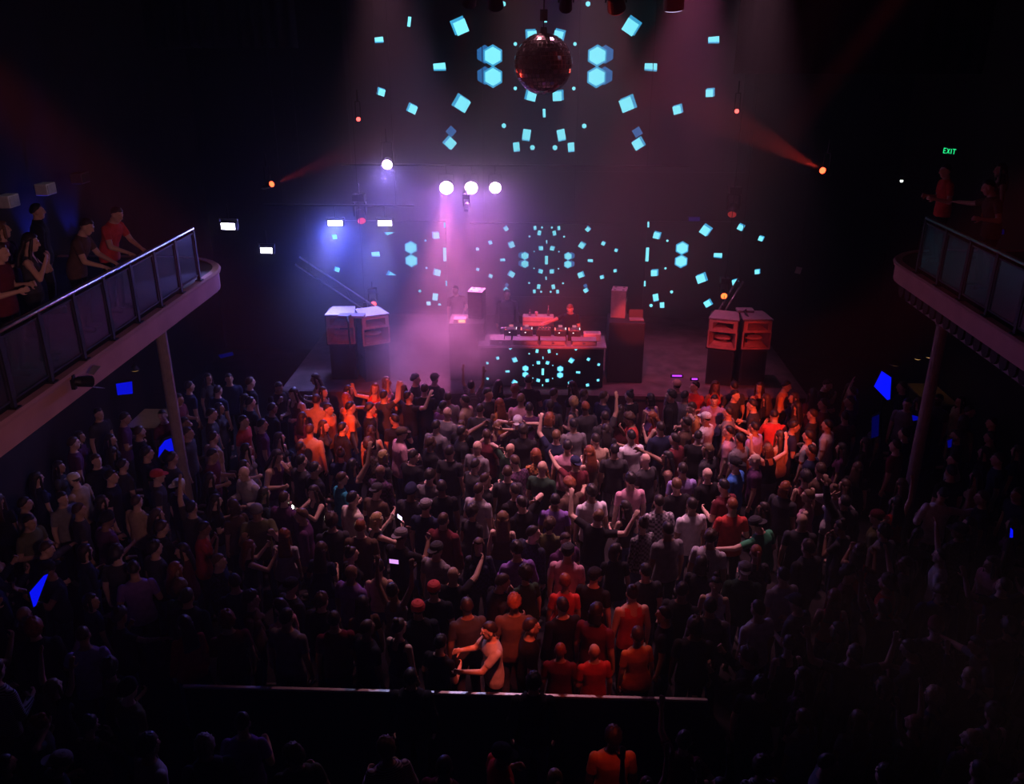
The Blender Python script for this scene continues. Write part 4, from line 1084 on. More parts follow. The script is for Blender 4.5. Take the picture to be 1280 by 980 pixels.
b = MB(); b.ell((0, 0, 0), (.035, .035, .035)); b.build('bulb', glow('white bulb', (.9, 1, .95), 2.5), o, True); b = MB(); b.cone((0, 0, .02), (0, 0, .10), .03, .045, 12); b.cone((0, 0, .1), (0, 0, .5), .008, .008, 6); b.build('holder', BLACKM, o)
q = P(998, 338, Y=20.5); o = empty('hanging_notice', q); tag(o, 'small pale card hanging dimly right of the dark-topped speakers', 'card'); b = MB(); b.box((0, 0, 0), (.14, .01, .16), Matrix.Rotation(R(12), 3, 'Y')); b.build('card', mat('pale card', (.4, .42, .4), .8), o); b = MB(); b.cone((0, 0, .08), (0, 0, 3.0), .004, .004, 5); b.build('string', BLACK, o)

# purple drum of a light strip at the stage lip right of the booth
for i, (px, py, wd) in enumerate(((846, 469, .24), (868, 473, .14))):
    q = P(px, py, Z=1.25); o = empty('floor_light', (q.x, q.y, STZ + .002)); tag(o, ['violet strip light on the stage floor behind the crowd, longer one', 'violet strip light on the stage floor behind the crowd, shorter one'][i], 'floor light', 'violet strips on the stage floor')
    b = MB(); b.box((0, 0, .03), (wd + .06, .08, .06)); b.build('housing', BLACKM, o); b = MB(); b.box((0, -.035, .045), (wd, .02, .035)); b.build('tube', glow('violet tube', (.55, .05, 1), 1.6), o)

# ================================================================== HAZE AND SMOKE
def volume_mat(name, dens, aniso, noise_scale=None, radius=None):
    m = bpy.data.materials.new(name); m.use_nodes = True; nt = m.node_tree; nt.nodes.remove(nt.nodes['Principled BSDF'])
    s = nt.nodes.new('ShaderNodeVolumeScatter'); s.inputs['Color'].default_value = (.95, .95, .97, 1); s.inputs['Density'].default_value = dens; s.inputs['Anisotropy'].default_value = aniso
    if noise_scale:
        tc = nt.nodes.new('ShaderNodeTexCoord'); nz = nt.nodes.new('ShaderNodeTexNoise'); nz.inputs['Scale'].default_value = noise_scale; nz.inputs['Detail'].default_value = 3
        nt.links.new(tc.outputs['Object'], nz.inputs['Vector'])
        ln = nt.nodes.new('ShaderNodeVectorMath'); ln.operation = 'LENGTH'; nt.links.new(tc.outputs['Object'], ln.inputs[0])
        fo = nt.nodes.new('ShaderNodeMapRange'); fo.interpolation_type = 'SMOOTHSTEP'; fo.inputs['From Min'].default_value = 1.0; fo.inputs['From Max'].default_value = .15; nt.links.new(ln.outputs['Value'], fo.inputs['Value'])
        nr = nt.nodes.new('ShaderNodeMapRange'); nr.inputs['From Min'].default_value = .36; nr.inputs['From Max'].default_value = .66; nt.links.new(nz.outputs['Fac'], nr.inputs['Value'])
        a = nt.nodes.new('ShaderNodeMath'); a.operation = 'MULTIPLY'; nt.links.new(fo.outputs[0], a.inputs[0]); nt.links.new(nr.outputs[0], a.inputs[1])
        c = nt.nodes.new('ShaderNodeMath'); c.operation = 'MULTIPLY'; c.inputs[1].default_value = dens; nt.links.new(a.outputs[0], c.inputs[0]); nt.links.new(c.outputs[0], s.inputs['Density'])
    nt.links.new(s.outputs[0], nt.nodes['Material Output'].inputs['Volume'])
    return m
def haze_mat(name):
    m = volume_mat(name, .01, .35); nt = m.node_tree; s = [n for n in nt.nodes if n.type == 'VOLUME_SCATTER'][0]
    tc = nt.nodes.new('ShaderNodeTexCoord'); acc = None
    for c, r, d in (((-2.4, 20.8, 4.2), (5.8, 4.6, 5.6), .115), ((2.2, 21.0, 7.0), (6.8, 5.5, 8.0), .042), ((0, 17.5, 7.0), (8.5, 8.0, 5.5), .006)):
        mp = nt.nodes.new('ShaderNodeMapping'); mp.vector_type = 'TEXTURE'; mp.inputs['Location'].default_value = c; mp.inputs['Scale'].default_value = r
        nt.links.new(tc.outputs['Object'], mp.inputs['Vector'])
        ln = nt.nodes.new('ShaderNodeVectorMath'); ln.operation = 'LENGTH'; nt.links.new(mp.outputs[0], ln.inputs[0])
        fo = nt.nodes.new('ShaderNodeMapRange'); fo.interpolation_type = 'SMOOTHERSTEP'; fo.inputs['From Min'].default_value = 1.0; fo.inputs['From Max'].default_value = .1; fo.inputs['To Max'].default_value = d; nt.links.new(ln.outputs['Value'], fo.inputs['Value'])
        if acc is None: acc = fo.outputs[0]
        else:
            a = nt.nodes.new('ShaderNodeMath'); a.operation = 'ADD'; nt.links.new(acc, a.inputs[0]); nt.links.new(fo.outputs[0], a.inputs[1]); acc = a.outputs[0]
    a = nt.nodes.new('ShaderNodeMath'); a.operation = 'ADD'; a.inputs[1].default_value = .0025; nt.links.new(acc, a.inputs[0]); nt.links.new(a.outputs[0], s.inputs['Density'])
    return m
b = MB(); b.box((0, (YB + YF) / 2, ZC / 2), (2 * XW + 1, YB - YF + 1, ZC + 1))
o = b.build('haze', haze_mat('stage haze')); tag(o, 'thin haze filling the whole hall, glowing violet near the stage lamps', 'haze', kind='stuff')
q = P(546, 444, Y=18.9); b = MB(); b.ell((0, 0, 0), (1, 1, 1), None, 20, 14)
o = b.build('smoke', volume_mat('stage smoke', 1.7, .1, 1.7)); o.location = q; o.scale = (2.3, 1.2, 1.5); tag(o, 'pink cloud of fog rolling over the stage left of the DJ booth', 'smoke', kind='stuff')
# ================================================================== THE CROWD
DJT = Vector((0, 20.2, 0))
def face_to(p, extra=0.0): return math.atan2(-(DJT.x - p.x), DJT.y - p.y) + R(extra)
# photographed heads: px, py, pose, turn from the stage (degrees), hair, top, [scale]  (hair: kind/colour or gear:colour, top: kind/colour[/pattern])
T = {'t': 't_shirt', 'k': 'tank_top', 'l': 'long_sleeved_shirt', 'h': 'hoodie'}  # some orange and red tops and hair hold the red stage light as colour
CROWD = '''
345 482 face -60 short/dark l/black
372 491 bent -150 long/dark k/brown
398 474 fbent 175 long/brown k/tan 1.0
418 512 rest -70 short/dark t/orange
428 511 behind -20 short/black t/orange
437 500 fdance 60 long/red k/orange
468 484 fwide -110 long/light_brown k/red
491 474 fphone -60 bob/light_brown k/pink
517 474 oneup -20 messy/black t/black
540 474 look 20 cap:black l/black
489 497 fist 10 short/dark t/charcoal
521 502 wide 0 short/black t/black
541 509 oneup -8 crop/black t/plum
553 513 stand 0 bald/black t/grey
589 484 ftwoup 20 short/dark t/charcoal/striped
599 513 stand 10 crop/dark t/charcoal
612 533 fbehind 10 short/light_brown k/plum
576 541 point -50 short/black t/black
544 534 stand 0 short/dark t/grey
496 526 look 50 short/dark t/black
457 512 stand 10 messy/dark t/black
426 537 stand -10 short/black h/black
459 556 flook -30 curly/brown l/brown/checked
500 544 bent -30 cap:brown t/pink
557 566 stand 0 short/dark t/charcoal
536 597 stand 0 messy/dark t/grey
565 612 stand 10 short/dark t/black
591 614 stand 5 crop/brown t/pale_grey
605 600 point -40 crop/brown t/black
592 584 bent -40 short/dark t/charcoal
531 635 stand 0 cap:grey t/navy
553 653 stand -5 short/brown h/maroon
437 625 stand -20 short/black t/cream
404 608 fphone 170 long/dark k/charcoal
420 655 look 40 curly/brown t/charcoal
445 659 stand 0 short/red t/brown
468 652 fphone -30 bob/blond k/charcoal
424 590 oneup 10 long/black k/navy
375 580 stand 10 short/black t/charcoal
369 563 stand 0 crop/dark t/black
348 548 flook -60 long/dark k/charcoal
352 570 face -70 long/dark k/plum
398 588 stand 15 short/dark t/black
411 596 fbent -20 short/brown t/teal
305 563 flook -60 long/black k/grey
302 527 bent -40 short/dark t/red
325 532 stand 0 short/black t/plum
338 512 stand 10 short/black t/black
643 489 stand 5 messy/red t/black
637 507 fstand 10 long/red k/orange
649 503 stand 0 short/light_brown t/pink
669 509 stand 0 crop/black t/plum
690 508 stand -10 short/dark t/charcoal
706 508 flook 60 curly/blond k/charcoal
727 509 stand 0 short/red t/charcoal
683 523 bent -20 bob/red t/black
645 527 bothbehind 0 backward_cap:pale_grey t/charcoal
653 540 stand 5 messy/dark h/black
716 532 stand 5 short/black t/grey
746 553 bent 10 short/dark t/tan
684 571 fbent 10 bob/red l/orange/checked
710 562 stand 0 short/black t/pink
731 565 fstand 10 long/red k/brown
762 568 stand -5 short/black t/charcoal
790 547 stand 0 short/black t/white
789 602 stand 0 messy/black t/pink
731 605 dance 30 curly/red t/brown
738 619 stand 10 messy/dark t/white
774 633 fbent 20 long/dark k/charcoal
757 523 oneup 0 short/dark t/charcoal
792 524 face 60 curly/brown t/red
797 488 stand 0 bun/black t/black
814 490 fstand -10 bob/black k/purple
836 478 stand 5 messy/black h/black 1.06
852 484 look -60 cap:tan t/grey
870 484 flook 110 short/black t/red
887 497 bent 120 short/dark t/lavender
880 470 fwide 130 long/brown k/red
914 496 face 160 short/dark t/charcoal
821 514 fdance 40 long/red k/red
881 523 stand 10 cap:white t/white
862 530 behind 30 short/dark t/brown
870 545 bent -50 crop/dark t/black
887 564 stand 20 bob/light_brown t/charcoal
838 573 point 60 long/black k/black
885 595 stand 0 bald/black t/black
855 589 stand 0 short/dark t/lavender
865 633 stand 0 short/dark t/white
922 582 stand 20 backward_cap:black t/blue
805 659 fface 10 bun/dark l/grey/checked
843 663 stand 10 short/black t/grey
633 593 behind 20 short/brown t/charcoal
627 650 fstand 0 long/light_brown k/brown
672 624 behind 30 short/dark t/black
690 628 stand 0 short/black t/purple
709 692 stand 0 cap:charcoal t/pink
648 690 bent 20 messy/black l/purple
973 474 bent 170 short/black t/orange
1011 459 face 150 short/dark t/black
1051 474 foneup 150 long/brown k/red
945 480 flook 120 long/dark k/maroon
868 510 bent 60 short/brown t/orange
945 507 bent 10 short/dark t/charcoal
966 520 face -60 short/dark t/red
916 543 behind 20 short/black t/pink
945 536 stand 0 short/black t/lavender
930 552 stand 0 short/black t/grey
963 563 fwide -20 bob/light_brown k/black
1013 547 stand 0 short/dark t/pale_grey
1037 533 stand 0 short/black t/white
998 594 fdance -30 curly/dark k/maroon
1025 590 bent -40 messy/brown t/brown
617 786 clap 112 short/dark t/pale_grey
618 736 face -60 short/brown h/black
597 757 bent 30 short/dark t/charcoal
646 768 stand 0 messy/red t/brown
661 782 point -80 short/dark t/black
707 742 flook 20 short/red t/red
712 803 bent 10 short/dark l/black
737 797 bent -20 bob/dark t/maroon
761 815 fphone 10 short/brown t/orange
690 832 stand 0 crop/red t/maroon .87
715 829 stand 0 bald/black t/red .87
747 731 oneup -50 cap:black t/black
807 719 behind 10 short/dark t/charcoal
803 783 look 70 short/black t/black
777 758 bent 0 bun/black k/red
842 781 stand 10 curly/brown t/charcoal
560 832 bent -10 messy/black t/black .9
439 718 stand 10 bald/black t/purple
472 712 fstand 0 short/dark k/tan
516 744 ftwoup 0 bun/dark k/grey
537 747 stand 0 cap:red t/black
406 760 stand 10 messy/brown h/black
448 757 fface 30 long/dark t/brown
300 735 look 60 short/dark t/navy
269 794 face 50 curly/red t/maroon
352 782 flook 80 long/dark t/pink
381 795 stand 0 short/black t/grey 1.06
433 803 stand 10 short/dark t/maroon
449 803 fwide -20 bun/brown k/black
418 824 stand 0 crop/brown t/black
513 797 stand 5 cap:red h/black
956 763 stand 10 short/brown t/white 1.03
994 759 bent 20 cap:charcoal t/grey
1045 750 fbent -30 long/red k/red
981 722 stand 0 short/black t/pale_grey
1176 622 dance -50 short/black l/white
1180 700 oneup 30 short/dark t/white
1243 706 stand 60 long/brown t/pink
1240 812 dance 60 short/dark t/grey
1113 728 wide 30 curly/brown t/red
1150 815 face 30 short/dark t/charcoal
936 655 dance 10 backward_cap:charcoal t/green
920 640 bent -20 short/red t/red
980 612 look -60 bob/red t/charcoal
1012 622 fbent 10 short/light_brown k/pink
1075 690 fphone -60 long/brown k/red
1120 632 foneup -30 long/black k/red
1187 566 stand 20 short/black l/pale_grey
1130 505 dance 70 short/dark t/grey
1152 480 point 50 short/dark t/brown
1205 528 flook -90 bob/brown t/olive
225 528 stand -30 short/dark t/red
208 520 look -60 crop/dark t/maroon
191 595 stand -20 cap:red t/charcoal
219 608 stand 10 backward_cap:white t/navy
206 560 stand -20 messy/dark t/black
228 690 fphone 150 long/dark l/maroon
165 712 bent 60 short/dark t/purple
150 697 stand 40 curly/dark t/charcoal
95 800 face 50 short/brown t/lavender
52 790 stand 60 curly/red h/black 1.05
240 640 oneup 20 short/black t/charcoal
246 660 fface -30 short/dark t/red
190 690 stand 10 messy/dark t/charcoal
235 815 flook 60 long/dark l/red
33 655 bent -60 short/dark t/olive
98 600 bent 130 cap:cream t/tan
513 851 stand 10 short/dark h/black
667 857 stand 0 messy/black h/black
300 912 bent 20 bun/black t/purple
767 926 stand 0 messy/dark t/orange
622 941 look -60 cap:black t/red
248 938 stand 40 curly/grey h/charcoal
858 930 foneup -20 short/dark t/maroon
'''
SPOTS = []     # [x, y, dict]
def parse(s):
    f = s.split(); px, py = float(f[0]), float(f[1]); sc = float(f[6]) if len(f) > 6 else None
    hk, gear = f[4], None
    if ':' in hk:
        g, c = hk.split(':'); gear = (g, c.replace('_', ' ')); hair = ('crop', 'dark')
    else:
        a, c = hk.split('/'); hair = (a, c.replace('_', ' '))
    t = f[5].split('/'); top = (T[t[0]], t[1].replace('_', ' '), t[2] if len(t) > 2 else None)
    return px, py, f[2], float(f[3]), hair, gear, top, sc
rnd = random.Random(5)
for ln in CROWD.strip().splitlines():
    px, py, pose, tu, hair, gear, top, sc = parse(ln)
    fem = POSES[pose][0]; sc = sc or rnd.uniform(.985, 1.04) * (1 if not fem else .965)
    sc *= 1.065; q = P(px, py, Z=1.62 * sc)
    SPOTS.append([q.x, q.y, dict(pose=pose, tu=tu, hair=hair, gear=gear, top=top, sc=sc, flip=rnd.random() < .5 if pose not in ('clap',) else False, skin=rnd.choice([0, 0, 1, 1, 2, 4, 3]), trous=rnd.randrange(4), fixed=True, px=px, near=py >= 850)])
# the rest of the crowd, standing wherever there is room between them
NTOT, NPERS = 432, 318
poses = ['stand'] * 6 + ['fstand'] * 5 + ['look', 'flook', 'bent', 'fbent', 'bent', 'fbent', 'oneup', 'foneup', 'fist', 'dance', 'fdance', 'phone', 'fphone', 'face', 'fface', 'behind', 'fbehind', 'point', 'wide', 'ftwoup']
def blocked(x, y, fixed=False):
    if (7.35 < y < 9.34) and -4.95 < x < 2.5: return True
    if y > 18.4 or (y > 17.5 and 1.5 < x < 2.7): return True
    if (x < -8.1 and 16.2 < y < 18.4) or (x > 8.9 and y > 18.0) or abs(x) > 9.5: return True
    if any((x - q.x) ** 2 + (y - q.y) ** 2 < .36 and q.z < 2.2 for q in BLUES): return True
    return any(math.hypot(x - a, y - c) < .45 for a, c in COLS)
tries = 0
while len(SPOTS) < NTOT and tries < 90000:
    tries += 1
    y = rnd.uniform(6.9, 18.3); x = rnd.uniform(-9.3, 9.3)
    lim = (y + 3.4) * .60
    if not (-lim - .2 < x + y * .038 < lim + .2): continue
    if blocked(x, y): continue
    dmin = .58 if tries < 30000 else .53
    if any((x - a) ** 2 + (y - c) ** 2 < dmin * dmin for a, c, _ in SPOTS): continue
    pose = rnd.choice(poses); fem = POSES[pose][0]
    hair = (rnd.choice(['long', 'long', 'bob', 'bun', 'ponytail', 'curly'] if fem else ['short', 'short', 'short', 'crop', 'messy', 'curly', 'bald']), rnd.choice(['black', 'dark', 'brown', 'dark', 'light brown', 'brown', 'red', 'blond'] if fem else ['black', 'dark', 'brown', 'dark', 'light brown']))
    gear = None
    if not fem and rnd.random() < .16: gear = (rnd.choice(['cap', 'backward_cap', 'beanie']), rnd.choice(['black', 'charcoal', 'navy', 'maroon', 'grey'])); hair = ('crop', 'dark')
    top = (rnd.choice(['tank_top', 't_shirt', 't_shirt', 'long_sleeved_shirt'] if fem else ['t_shirt', 't_shirt', 't_shirt', 'hoodie', 'long_sleeved_shirt']), rnd.choice(['black', 'black', 'black', 'charcoal', 'navy', 'navy', 'maroon', 'dark green', 'brown', 'plum', 'grey', 'olive', 'charcoal', 'black', 'pale grey']), None)
    if top[0] == 'long_sleeved_shirt' and rnd.random() < .5: top = (top[0], top[1], rnd.choice(['checked', 'checked', 'striped']))
    SPOTS.append([x, y, dict(pose=pose, tu=rnd.gauss(0, 22) if rnd.random() < .85 else rnd.uniform(-180, 180), hair=hair, gear=gear, top=top, sc=1.065 * rnd.uniform(.97, 1.05) * (1 if not fem else .95), flip=rnd.random() < .5, skin=rnd.choice([0, 0, 1, 2, 4, 3]), trous=rnd.randrange(4), fixed=False)])
# nobody stands inside anybody else: capsules of trunk, arms and head are eased apart
def caps(s):
    x, y, d = s
    if d['pose'] not in MESHES: MESHES[d['pose']] = make_proto(d['pose'])
    if 'rz' not in d: d['rz'] = face_to(Vector((x, y, 0)), d['tu'])
    M = Matrix.Rotation(d['rz'], 3, 'Z') @ Matrix.Diagonal((d['sc'] * (-1 if d['flip'] else 1), d['sc'], d['sc']))
    out = []
    for k, a, c, r0, r1 in MESHES[d['pose']]['bones']:
        if k == 'torso':
            for ox in (-.07, .07): out.append((M @ (a + Vector((ox, 0, 0))), M @ (c + Vector((ox, 0, 0))), .145))
        else: out.append((M @ a, M @ c, max(r0, r1) + (.035 if k == 'head' else .022)))
    if d['hair'][0] in ('long', 'ponytail', 'bob'):
        h = MESHES[d['pose']]['head']; out.append((M @ (h @ Vector((0, -.1, 0))), M @ (h @ Vector((0, -.12, -.3))), .09))
    return np.array([list(a) for a, c, r in out]), np.array([list(c) for a, c, r in out]), np.array([r for a, c, r in out])
def segdist(p1, q1, p2, q2):
    d1, d2 = (q1 - p1)[:, None], (q2 - p2)[None]; r = p1[:, None] - p2[None]
    a = (d1 * d1).sum(-1) + 1e-9; e = (d2 * d2).sum(-1) + 1e-9; f = (d2 * r).sum(-1); c = (d1 * r).sum(-1); b = (d1 * d2).sum(-1)
    den = a * e - b * b; s_ = np.where(den > 1e-9, np.clip((b * f - c * e) / np.maximum(den, 1e-9), 0, 1), 0)
    t = (b * s_ + f) / e; s_ = np.where(t < 0, np.clip(-c / a, 0, 1), np.where(t > 1, np.clip((b - c) / a, 0, 1), s_)); t = np.clip(t, 0, 1)
    return np.linalg.norm(r + d1 * s_[..., None] - d2 * t[..., None], axis=-1)
CAPS = [caps(s) for s in SPOTS]
for it in range(170):
    hit, bad = 0, set()
    XY = np.array([[s_[0], s_[1]] for s_ in SPOTS]); DM = np.hypot(*(XY[:, None] - XY[None]).transpose(2, 0, 1)); near = np.argwhere(np.triu(DM < 1.5, 1))
    for _ in (0,):
        for i, j in near.tolist():
            a, c = SPOTS[i], SPOTS[j]; dx, dy = c[0] - a[0], c[1] - a[1]; d = math.hypot(dx, dy) or 1e-3
            k = 0
            if d < .46: k = (.46 - d) * .6
            else:
                oa, oc = np.array([a[0], a[1], 0]), np.array([c[0], c[1], 0])
                gap = segdist(CAPS[i][0] + oa, CAPS[i][1] + oa, CAPS[j][0] + oc, CAPS[j][1] + oc) - CAPS[i][2][:, None] - CAPS[j][2][None]
                if gap.min() < 0: k = min(.06, -gap.min() * .6 + .004)
            if k:
                bad |= {i, j}; hit += 1; wa = .5 if a[2]['fixed'] == c[2]['fixed'] else (.25 if a[2]['fixed'] else .75)
                if a[2]['pose'] == 'clap': wa = 0
                if c[2]['pose'] == 'clap': wa = 1
                a[0] -= dx / d * k * wa; a[1] -= dy / d * k * wa; c[0] += dx / d * k * (1 - wa); c[1] += dy / d * k * (1 - wa)
    for a in SPOTS:
        if -5.1 < a[0] < 2.6 and (8.36 < a[1] < 9.36 or (a[2].get('near') is False and 7.8 < a[1] < 9.36)): a[1] = max(a[1], 9.2 if a[2]['sc'] < .97 else 9.32) if (a[2]['near'] is False if a[2]['fixed'] else a[1] >= 8.86) else 8.36
        a[1] = min(a[1], 18.4 if not (1.4 < a[0] < 2.8) else 17.5)
        a[0] = max(-9.5, min(9.5, a[0]))
        for q in BLUES + [Vector((cx_, cy_, 1)) for cx_, cy_ in COLS]:
            if q.z < 2.2:
                dx, dy = a[0] - q.x, a[1] - q.y; d = math.hypot(dx, dy) or 1e-3
                if d < .42: a[0] += dx / d * (.42 - d); a[1] += dy / d * (.42 - d)
        if a[0] < -8.0 and 16.3 < a[1] < 18.5: a[0] = -7.95
        if a[0] > 8.5 and a[1] > 17.6: a[1] = 17.6
    if not hit: break
    if it in (14, 22, 30, 45, 60, 75, 90, 110, 130):
        for i, s_ in enumerate(SPOTS):
            if i in bad and s_[2].get('px') not in (617, 404, 468, 516) and (not s_[2]['fixed'] or it >= 30):
                if not s_[2]['fixed'] and it != 14 or it >= 45 and rnd.random() < .35: s_[2]['pose'] = 'fstand' if POSES[s_[2]['pose']][0] else 'stand'
                s_[2]['rz'] += rnd.uniform(-.5, .5) if not s_[2]['fixed'] else (rnd.uniform(-.15, .15) if s_[2]['pose'] != 'clap' else 0); CAPS[i] = caps(s_)
NAMEDJ = (('short', 'light brown'), ('t_shirt', 'black', None))
drop = set()
for i in range(len(SPOTS)):
    for j in range(i + 1, len(SPOTS)):
        a, c = SPOTS[i], SPOTS[j]
        if i in drop or j in drop or math.hypot(c[0] - a[0], c[1] - a[1]) > 1.5 or (a[2]['fixed'] and c[2]['fixed']): continue
        oa, oc = np.array([a[0], a[1], 0]), np.array([c[0], c[1], 0])
        gap = segdist(CAPS[i][0] + oa, CAPS[i][1] + oa, CAPS[j][0] + oc, CAPS[j][1] + oc) - CAPS[i][2][:, None] - CAPS[j][2][None]
        if gap.min() < -.012: drop.add(j if not c[2]['fixed'] else i)
SPOTS = [s_ for i, s_ in enumerate(SPOTS) if i not in drop]
print('CROWD', len(SPOTS), 'dropped', len(drop))
def far_key(s): return (0 if s[2]['fixed'] else 1, math.hypot(s[0] * 1.3, s[1]) + (9 if abs(s[0]) > 6.3 and s[1] > 12 else 0))
SPOTS.sort(key=far_key)
for x, y, d in SPOTS[:NPERS]:
    p = Vector((x, y, 0))
    d['ob'] = person(p, d['pose'], d['rz'], d['hair'], d['gear'], d['top'], d['sc'], d['skin'], d['flip'], d['trous'])
    PEOPLE[-1]['floor'] = True
# the part of the crowd farthest back in the dark, as one mass
def mass(spots):
    low, V, F, MI, off = {}, [], [], [], 0
    mats = [SKIN[0], SKIN[2], cloth_mat('black'), cloth_mat('charcoal'), cloth_mat('maroon'), cloth_mat('navy'), cloth_mat('grey'), mat('trousers black', TROUS[0][1], .85), mat('hair dark', HAIRC['dark'], .5), mat('hair brown', HAIRC['brown'], .5), cloth_mat('plum'), cloth_mat('tan')]
    def lowmesh(pose, top, hk):
        key = (pose, top, hk)
        if key in low: return low[key]
        pr = MESHES[pose]; hm = HAIRS.setdefault(hk, hair_mesh(hk) if hk not in HAIRS else HAIRS[hk]); vs, fs, part = [], [], []
        for nm, me, mx in (('b', pr['body'], None), ('t', pr[top], None), ('l', pr['trousers'], None), ('h', hm, pr['head'])):
            o = bpy.data.objects.new('tmp', me.copy()); COL.objects.link(o); dcm = o.modifiers.new('d', 'DECIMATE'); dcm.ratio = .16 if nm != 'h' else .5
            dg = bpy.context.evaluated_depsgraph_get(); dg.update(); m2 = bpy.data.meshes.new_from_object(o.evaluated_get(dg))
            b0 = len(vs); vs += [(mx @ v.co if mx is not None else v.co.copy()) for v in m2.vertices]; fs += [tuple(b0 + i for i in p.vertices) for p in m2.polygons]; part += [nm] * len(m2.polygons)
            bpy.data.objects.remove(o); bpy.data.meshes.remove(m2)
        low[key] = (np.array([list(v) for v in vs]), fs, part); return low[key]
    for x, y, d in spots:
        va, fs, part = lowmesh('fstand' if POSES[d['pose']][0] else d['pose'] if d['pose'] in ('stand', 'look', 'bent') else 'stand', 't_shirt', 'long' if POSES[d['pose']][0] else 'short')
        M = np.array(Matrix.Rotation(d['rz'], 3, 'Z')) * d['sc']; V.append(va @ M.T + np.array([x, y, 0])); col = rnd.choice([2, 2, 3, 3, 4, 5, 6, 10, 11]); sk, hh = rnd.choice([0, 0, 1]), rnd.choice([8, 8, 9])
        F += [tuple(off + i for i in f) for f in fs]; MI += [{'b': sk, 't': col, 'l': 7, 'h': hh}[q] for q in part]; off += len(va)
    me = bpy.data.meshes.new('crowd'); me.from_pydata(np.concatenate(V).tolist(), [], F)
    for m in mats: me.materials.append(m)
    me.polygons.foreach_set('material_index', MI); me.polygons.foreach_set('use_smooth', [True] * len(F)); me.update()
    o = link('crowd', me); tag(o, 'rest of the standing crowd in the dark, under and beyond the balconies', 'crowd', kind='stuff')
mass(SPOTS[NPERS:])
# on the stage and on the balconies
person((P(711, 372, Y=20.75).x, 20.85, STZ), 'dj', math.pi + R(6), ('short', 'red'), None, ('t_shirt', 'black', None), 1.0, 1, False, 0, 'DJ person in black T-shirt bent over the decks, red-lit head and arm')
person((-.95, 21.6, STZ), 'stand', math.pi, ('short', 'black'), None, ('hoodie', 'black', None), 1.04, 2, False, 0, 'person in black hoodie standing in shadow behind the DJ table')
q = P(571, 360, Y=22.2); person((q.x, 22.2, STZ), 'look', math.pi + R(20), ('short', 'brown'), None, ('t_shirt', 'maroon', None), 1.0, 0, False, 1, 'person in maroon T-shirt standing dimly at the left rear of the stage')
BALC = [(158, 282, 'rest', -100, ('short', 'black'), None, ('t_shirt', 'red', None), 'person in red T-shirt leaning over the left balcony railing, highest of them'),
        (122, 320, 'rest', -84, ('short', 'dark'), None, ('t_shirt', 'brown', None), 'person in brown T-shirt leaning on the left balcony railing beside the red T-shirt'),
        (52, 308, 'stand', -60, ('short', 'black'), None, ('hoodie', 'black', None), 'person in black hoodie standing back from the left balcony railing'),
        (40, 358, 'fface', -70, ('long', 'dark'), None, ('tank_top', 'charcoal', None), 'long-haired person in charcoal tank top, hands at the face, left balcony'),
        (15, 350, 'flook', -100, ('bob', 'light brown'), None, ('t_shirt', 'plum', None), 'person in plum T-shirt with light brown bob, left balcony near the picture edge'),
        (8, 385, 'bent', -80, ('short', 'brown'), None, ('t_shirt', 'maroon', None), 'person in maroon T-shirt, forearms forward, lowest on the left balcony')]
for px, py, pose, tu, hair, gear, top, lab in BALC:
    if pose == 'rest': q = P(px, py, X=-6.62); x = -6.98
    else: x = {52: -7.95, 40: -6.9, 15: -7.65, 8: -6.95}[px]; q = P(px, py, X=x)
    person((x, q.y, 4.9), pose, R(tu), hair, gear, top, 1.0, 0, False, 0, lab)
for px, py, pose, top, hair, lab in ((1105, 262, 'bent', ('t_shirt', 'red', None), ('short', 'dark'), 'person in red T-shirt, forearms forward, right balcony near the stage'),
                           (1172, 268, 'fstand', ('tank_top', 'maroon', None), ('long', 'brown'), 'long-haired person in maroon tank top on the right balcony'),
                           (1238, 296, 'dance', ('t_shirt', 'brown', None), ('short', 'dark'), 'person in brown T-shirt with one arm out, right balcony near the picture edge')):
    X_ = 8.1 if px == 1172 else 7.2; q = P(px, py, X=X_); person((X_, min(q.y, 15.9), 5.23), pose, R(90), hair, None, top, 1.0, 0, False, 0, lab)

# hand-held phones
PH = [(404, 'phone with a bright white flash, held up by a long-haired person facing the picture', glow('phone screen dim', (.3, .3, .35), .2), glow('phone flash', (1, 1, .75), 30)),
      (468, 'phone with a small violet white screen, held by a blond person', glow('phone screen white', (.7, .65, 1), 4), None), (516, 'phone with a violet screen held high in two raised hands', glow('phone screen violet', (.55, .25, .75), 1.6), None)]
bpy.context.view_layer.update()
for px, lab, sm_, fl in PH:
    d = [s_[2] for s_ in SPOTS if s_[2].get('px') == px][0]; ob = d['ob']; hs = MESHES[d['pose']]['hands']
    c = (hs[1][0] + hs[-1][0]) / 2 + Vector((0, .06 if d['pose'] != 'ftwoup' else 0, .06)); q = ob.matrix_world @ c
    o = empty('phone', q, d['rz']); tag(o, lab, 'phone', 'phones held up in the crowd')
    b = MB(); b.box((0, 0, 0), (.15, .010, .078)); b.build('body', BLACK, o, bevel=.003)
    b = MB(); b.box((0, -.0055, 0), (.135, .002, .068)); b.build('display', sm_, o)
    if fl:
        b = MB(); b.cone((.02, .005, .0), (.02, .009, .0), .030, .030, 12); b.build('flash', fl, o)
        spot('phone_flash', q + Vector((0, -.03, 0)), q + Vector((.3, -1, -.25)), (1, 1, .75), 9, 120, 1, .02)
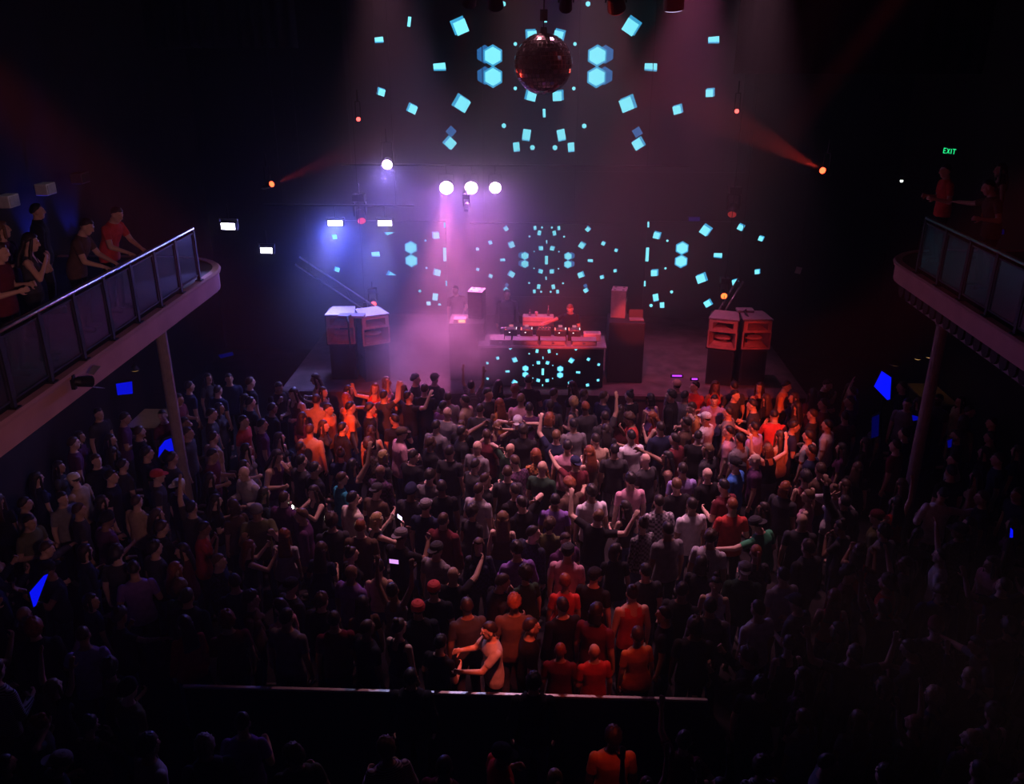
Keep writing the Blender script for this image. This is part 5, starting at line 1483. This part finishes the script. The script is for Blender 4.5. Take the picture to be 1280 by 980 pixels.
# ---- one label per person
def zone(p):
    if p.y < 8.75 and -5 < p.x < 2.5: return 'nearer than the skirted rail'
    if p.y < 10.3 and -5 < p.x < 2.5: return 'just beyond the skirted rail'
    if p.x < -6.3: return 'under the left balcony'
    if p.x > 6.4: return 'under the right balcony'
    if p.y > 16.2 and abs(p.x) < 1.7: return 'close to the DJ booth'
    if p.y > 15.8 and p.x < -2.6: return 'before the pale-topped speakers'
    if p.y > 15.8 and p.x > 2.2: return 'before the dark-topped speakers'
    if p.y > 15.8: return 'near the stage edge'
    if p.x < -3: return 'on the left of the floor'
    if p.x > 3: return 'on the right of the floor'
    return 'in mid floor'
def words_n(s): return len(s.replace('-', ' ').replace(',', ' ').split())
crowd = [q for q in PEOPLE if q.get('floor')]
taken = {q['label'] for q in PEOPLE if q['label']}
for q in crowd:
    q['o']['group'] = 'crowd on the dance floor'
    q['base'] = q['look'] + (', ' + q['words'] if q['words'] else '')
def count(key): 
    c = {}
    for q in crowd: c[key(q)] = c.get(key(q), 0) + 1
    return c
cb = count(lambda q: q['look'])
for q in crowd: q['uniq'] = cb[q['look']] == 1
for q in crowd:
    z = zone(q['loc']); cand = [q['base'] + ', ' + z, q['look'] + ', ' + z, q['base']]
    same = [r for r in crowd if r is not q and r['look'] == q['look']]
    ok = None
    for c, clash in ((cand[0], [r for r in same if r['words'] == q['words'] and zone(r['loc']) == z]), (cand[1], [r for r in same if zone(r['loc']) == z]), (cand[2], [r for r in same if r['words'] == q['words']])):
        if not clash and words_n(c) <= 16: ok = c; break
    if not ok:   # named by the most telling neighbour
        nb = sorted((r for r in crowd if r['uniq'] and r is not q), key=lambda r: (r['loc'] - q['loc']).length)
        for r in nb[:12]:
            d = q['loc'] - r['loc']
            rel = ('just right of' if d.x > 0 else 'just left of') if abs(d.x) > abs(d.y) else ('just behind' if d.y < 0 else 'just in front of')
            c = 'person in ' + q['tw'] + ', ' + rel + ' the ' + (r['tw'] + ' with ' + r['hw'])
            if words_n(c) <= 16 and c not in taken: ok = c; break
    if not ok: ok = q['look'] + ', ' + z
    if words_n(ok) > 16: ok = q['base'] if words_n(q['base']) <= 16 else q['look']
    q['label'] = ok; taken.add(ok)
for q in PEOPLE: q['o']['label'] = q['label']
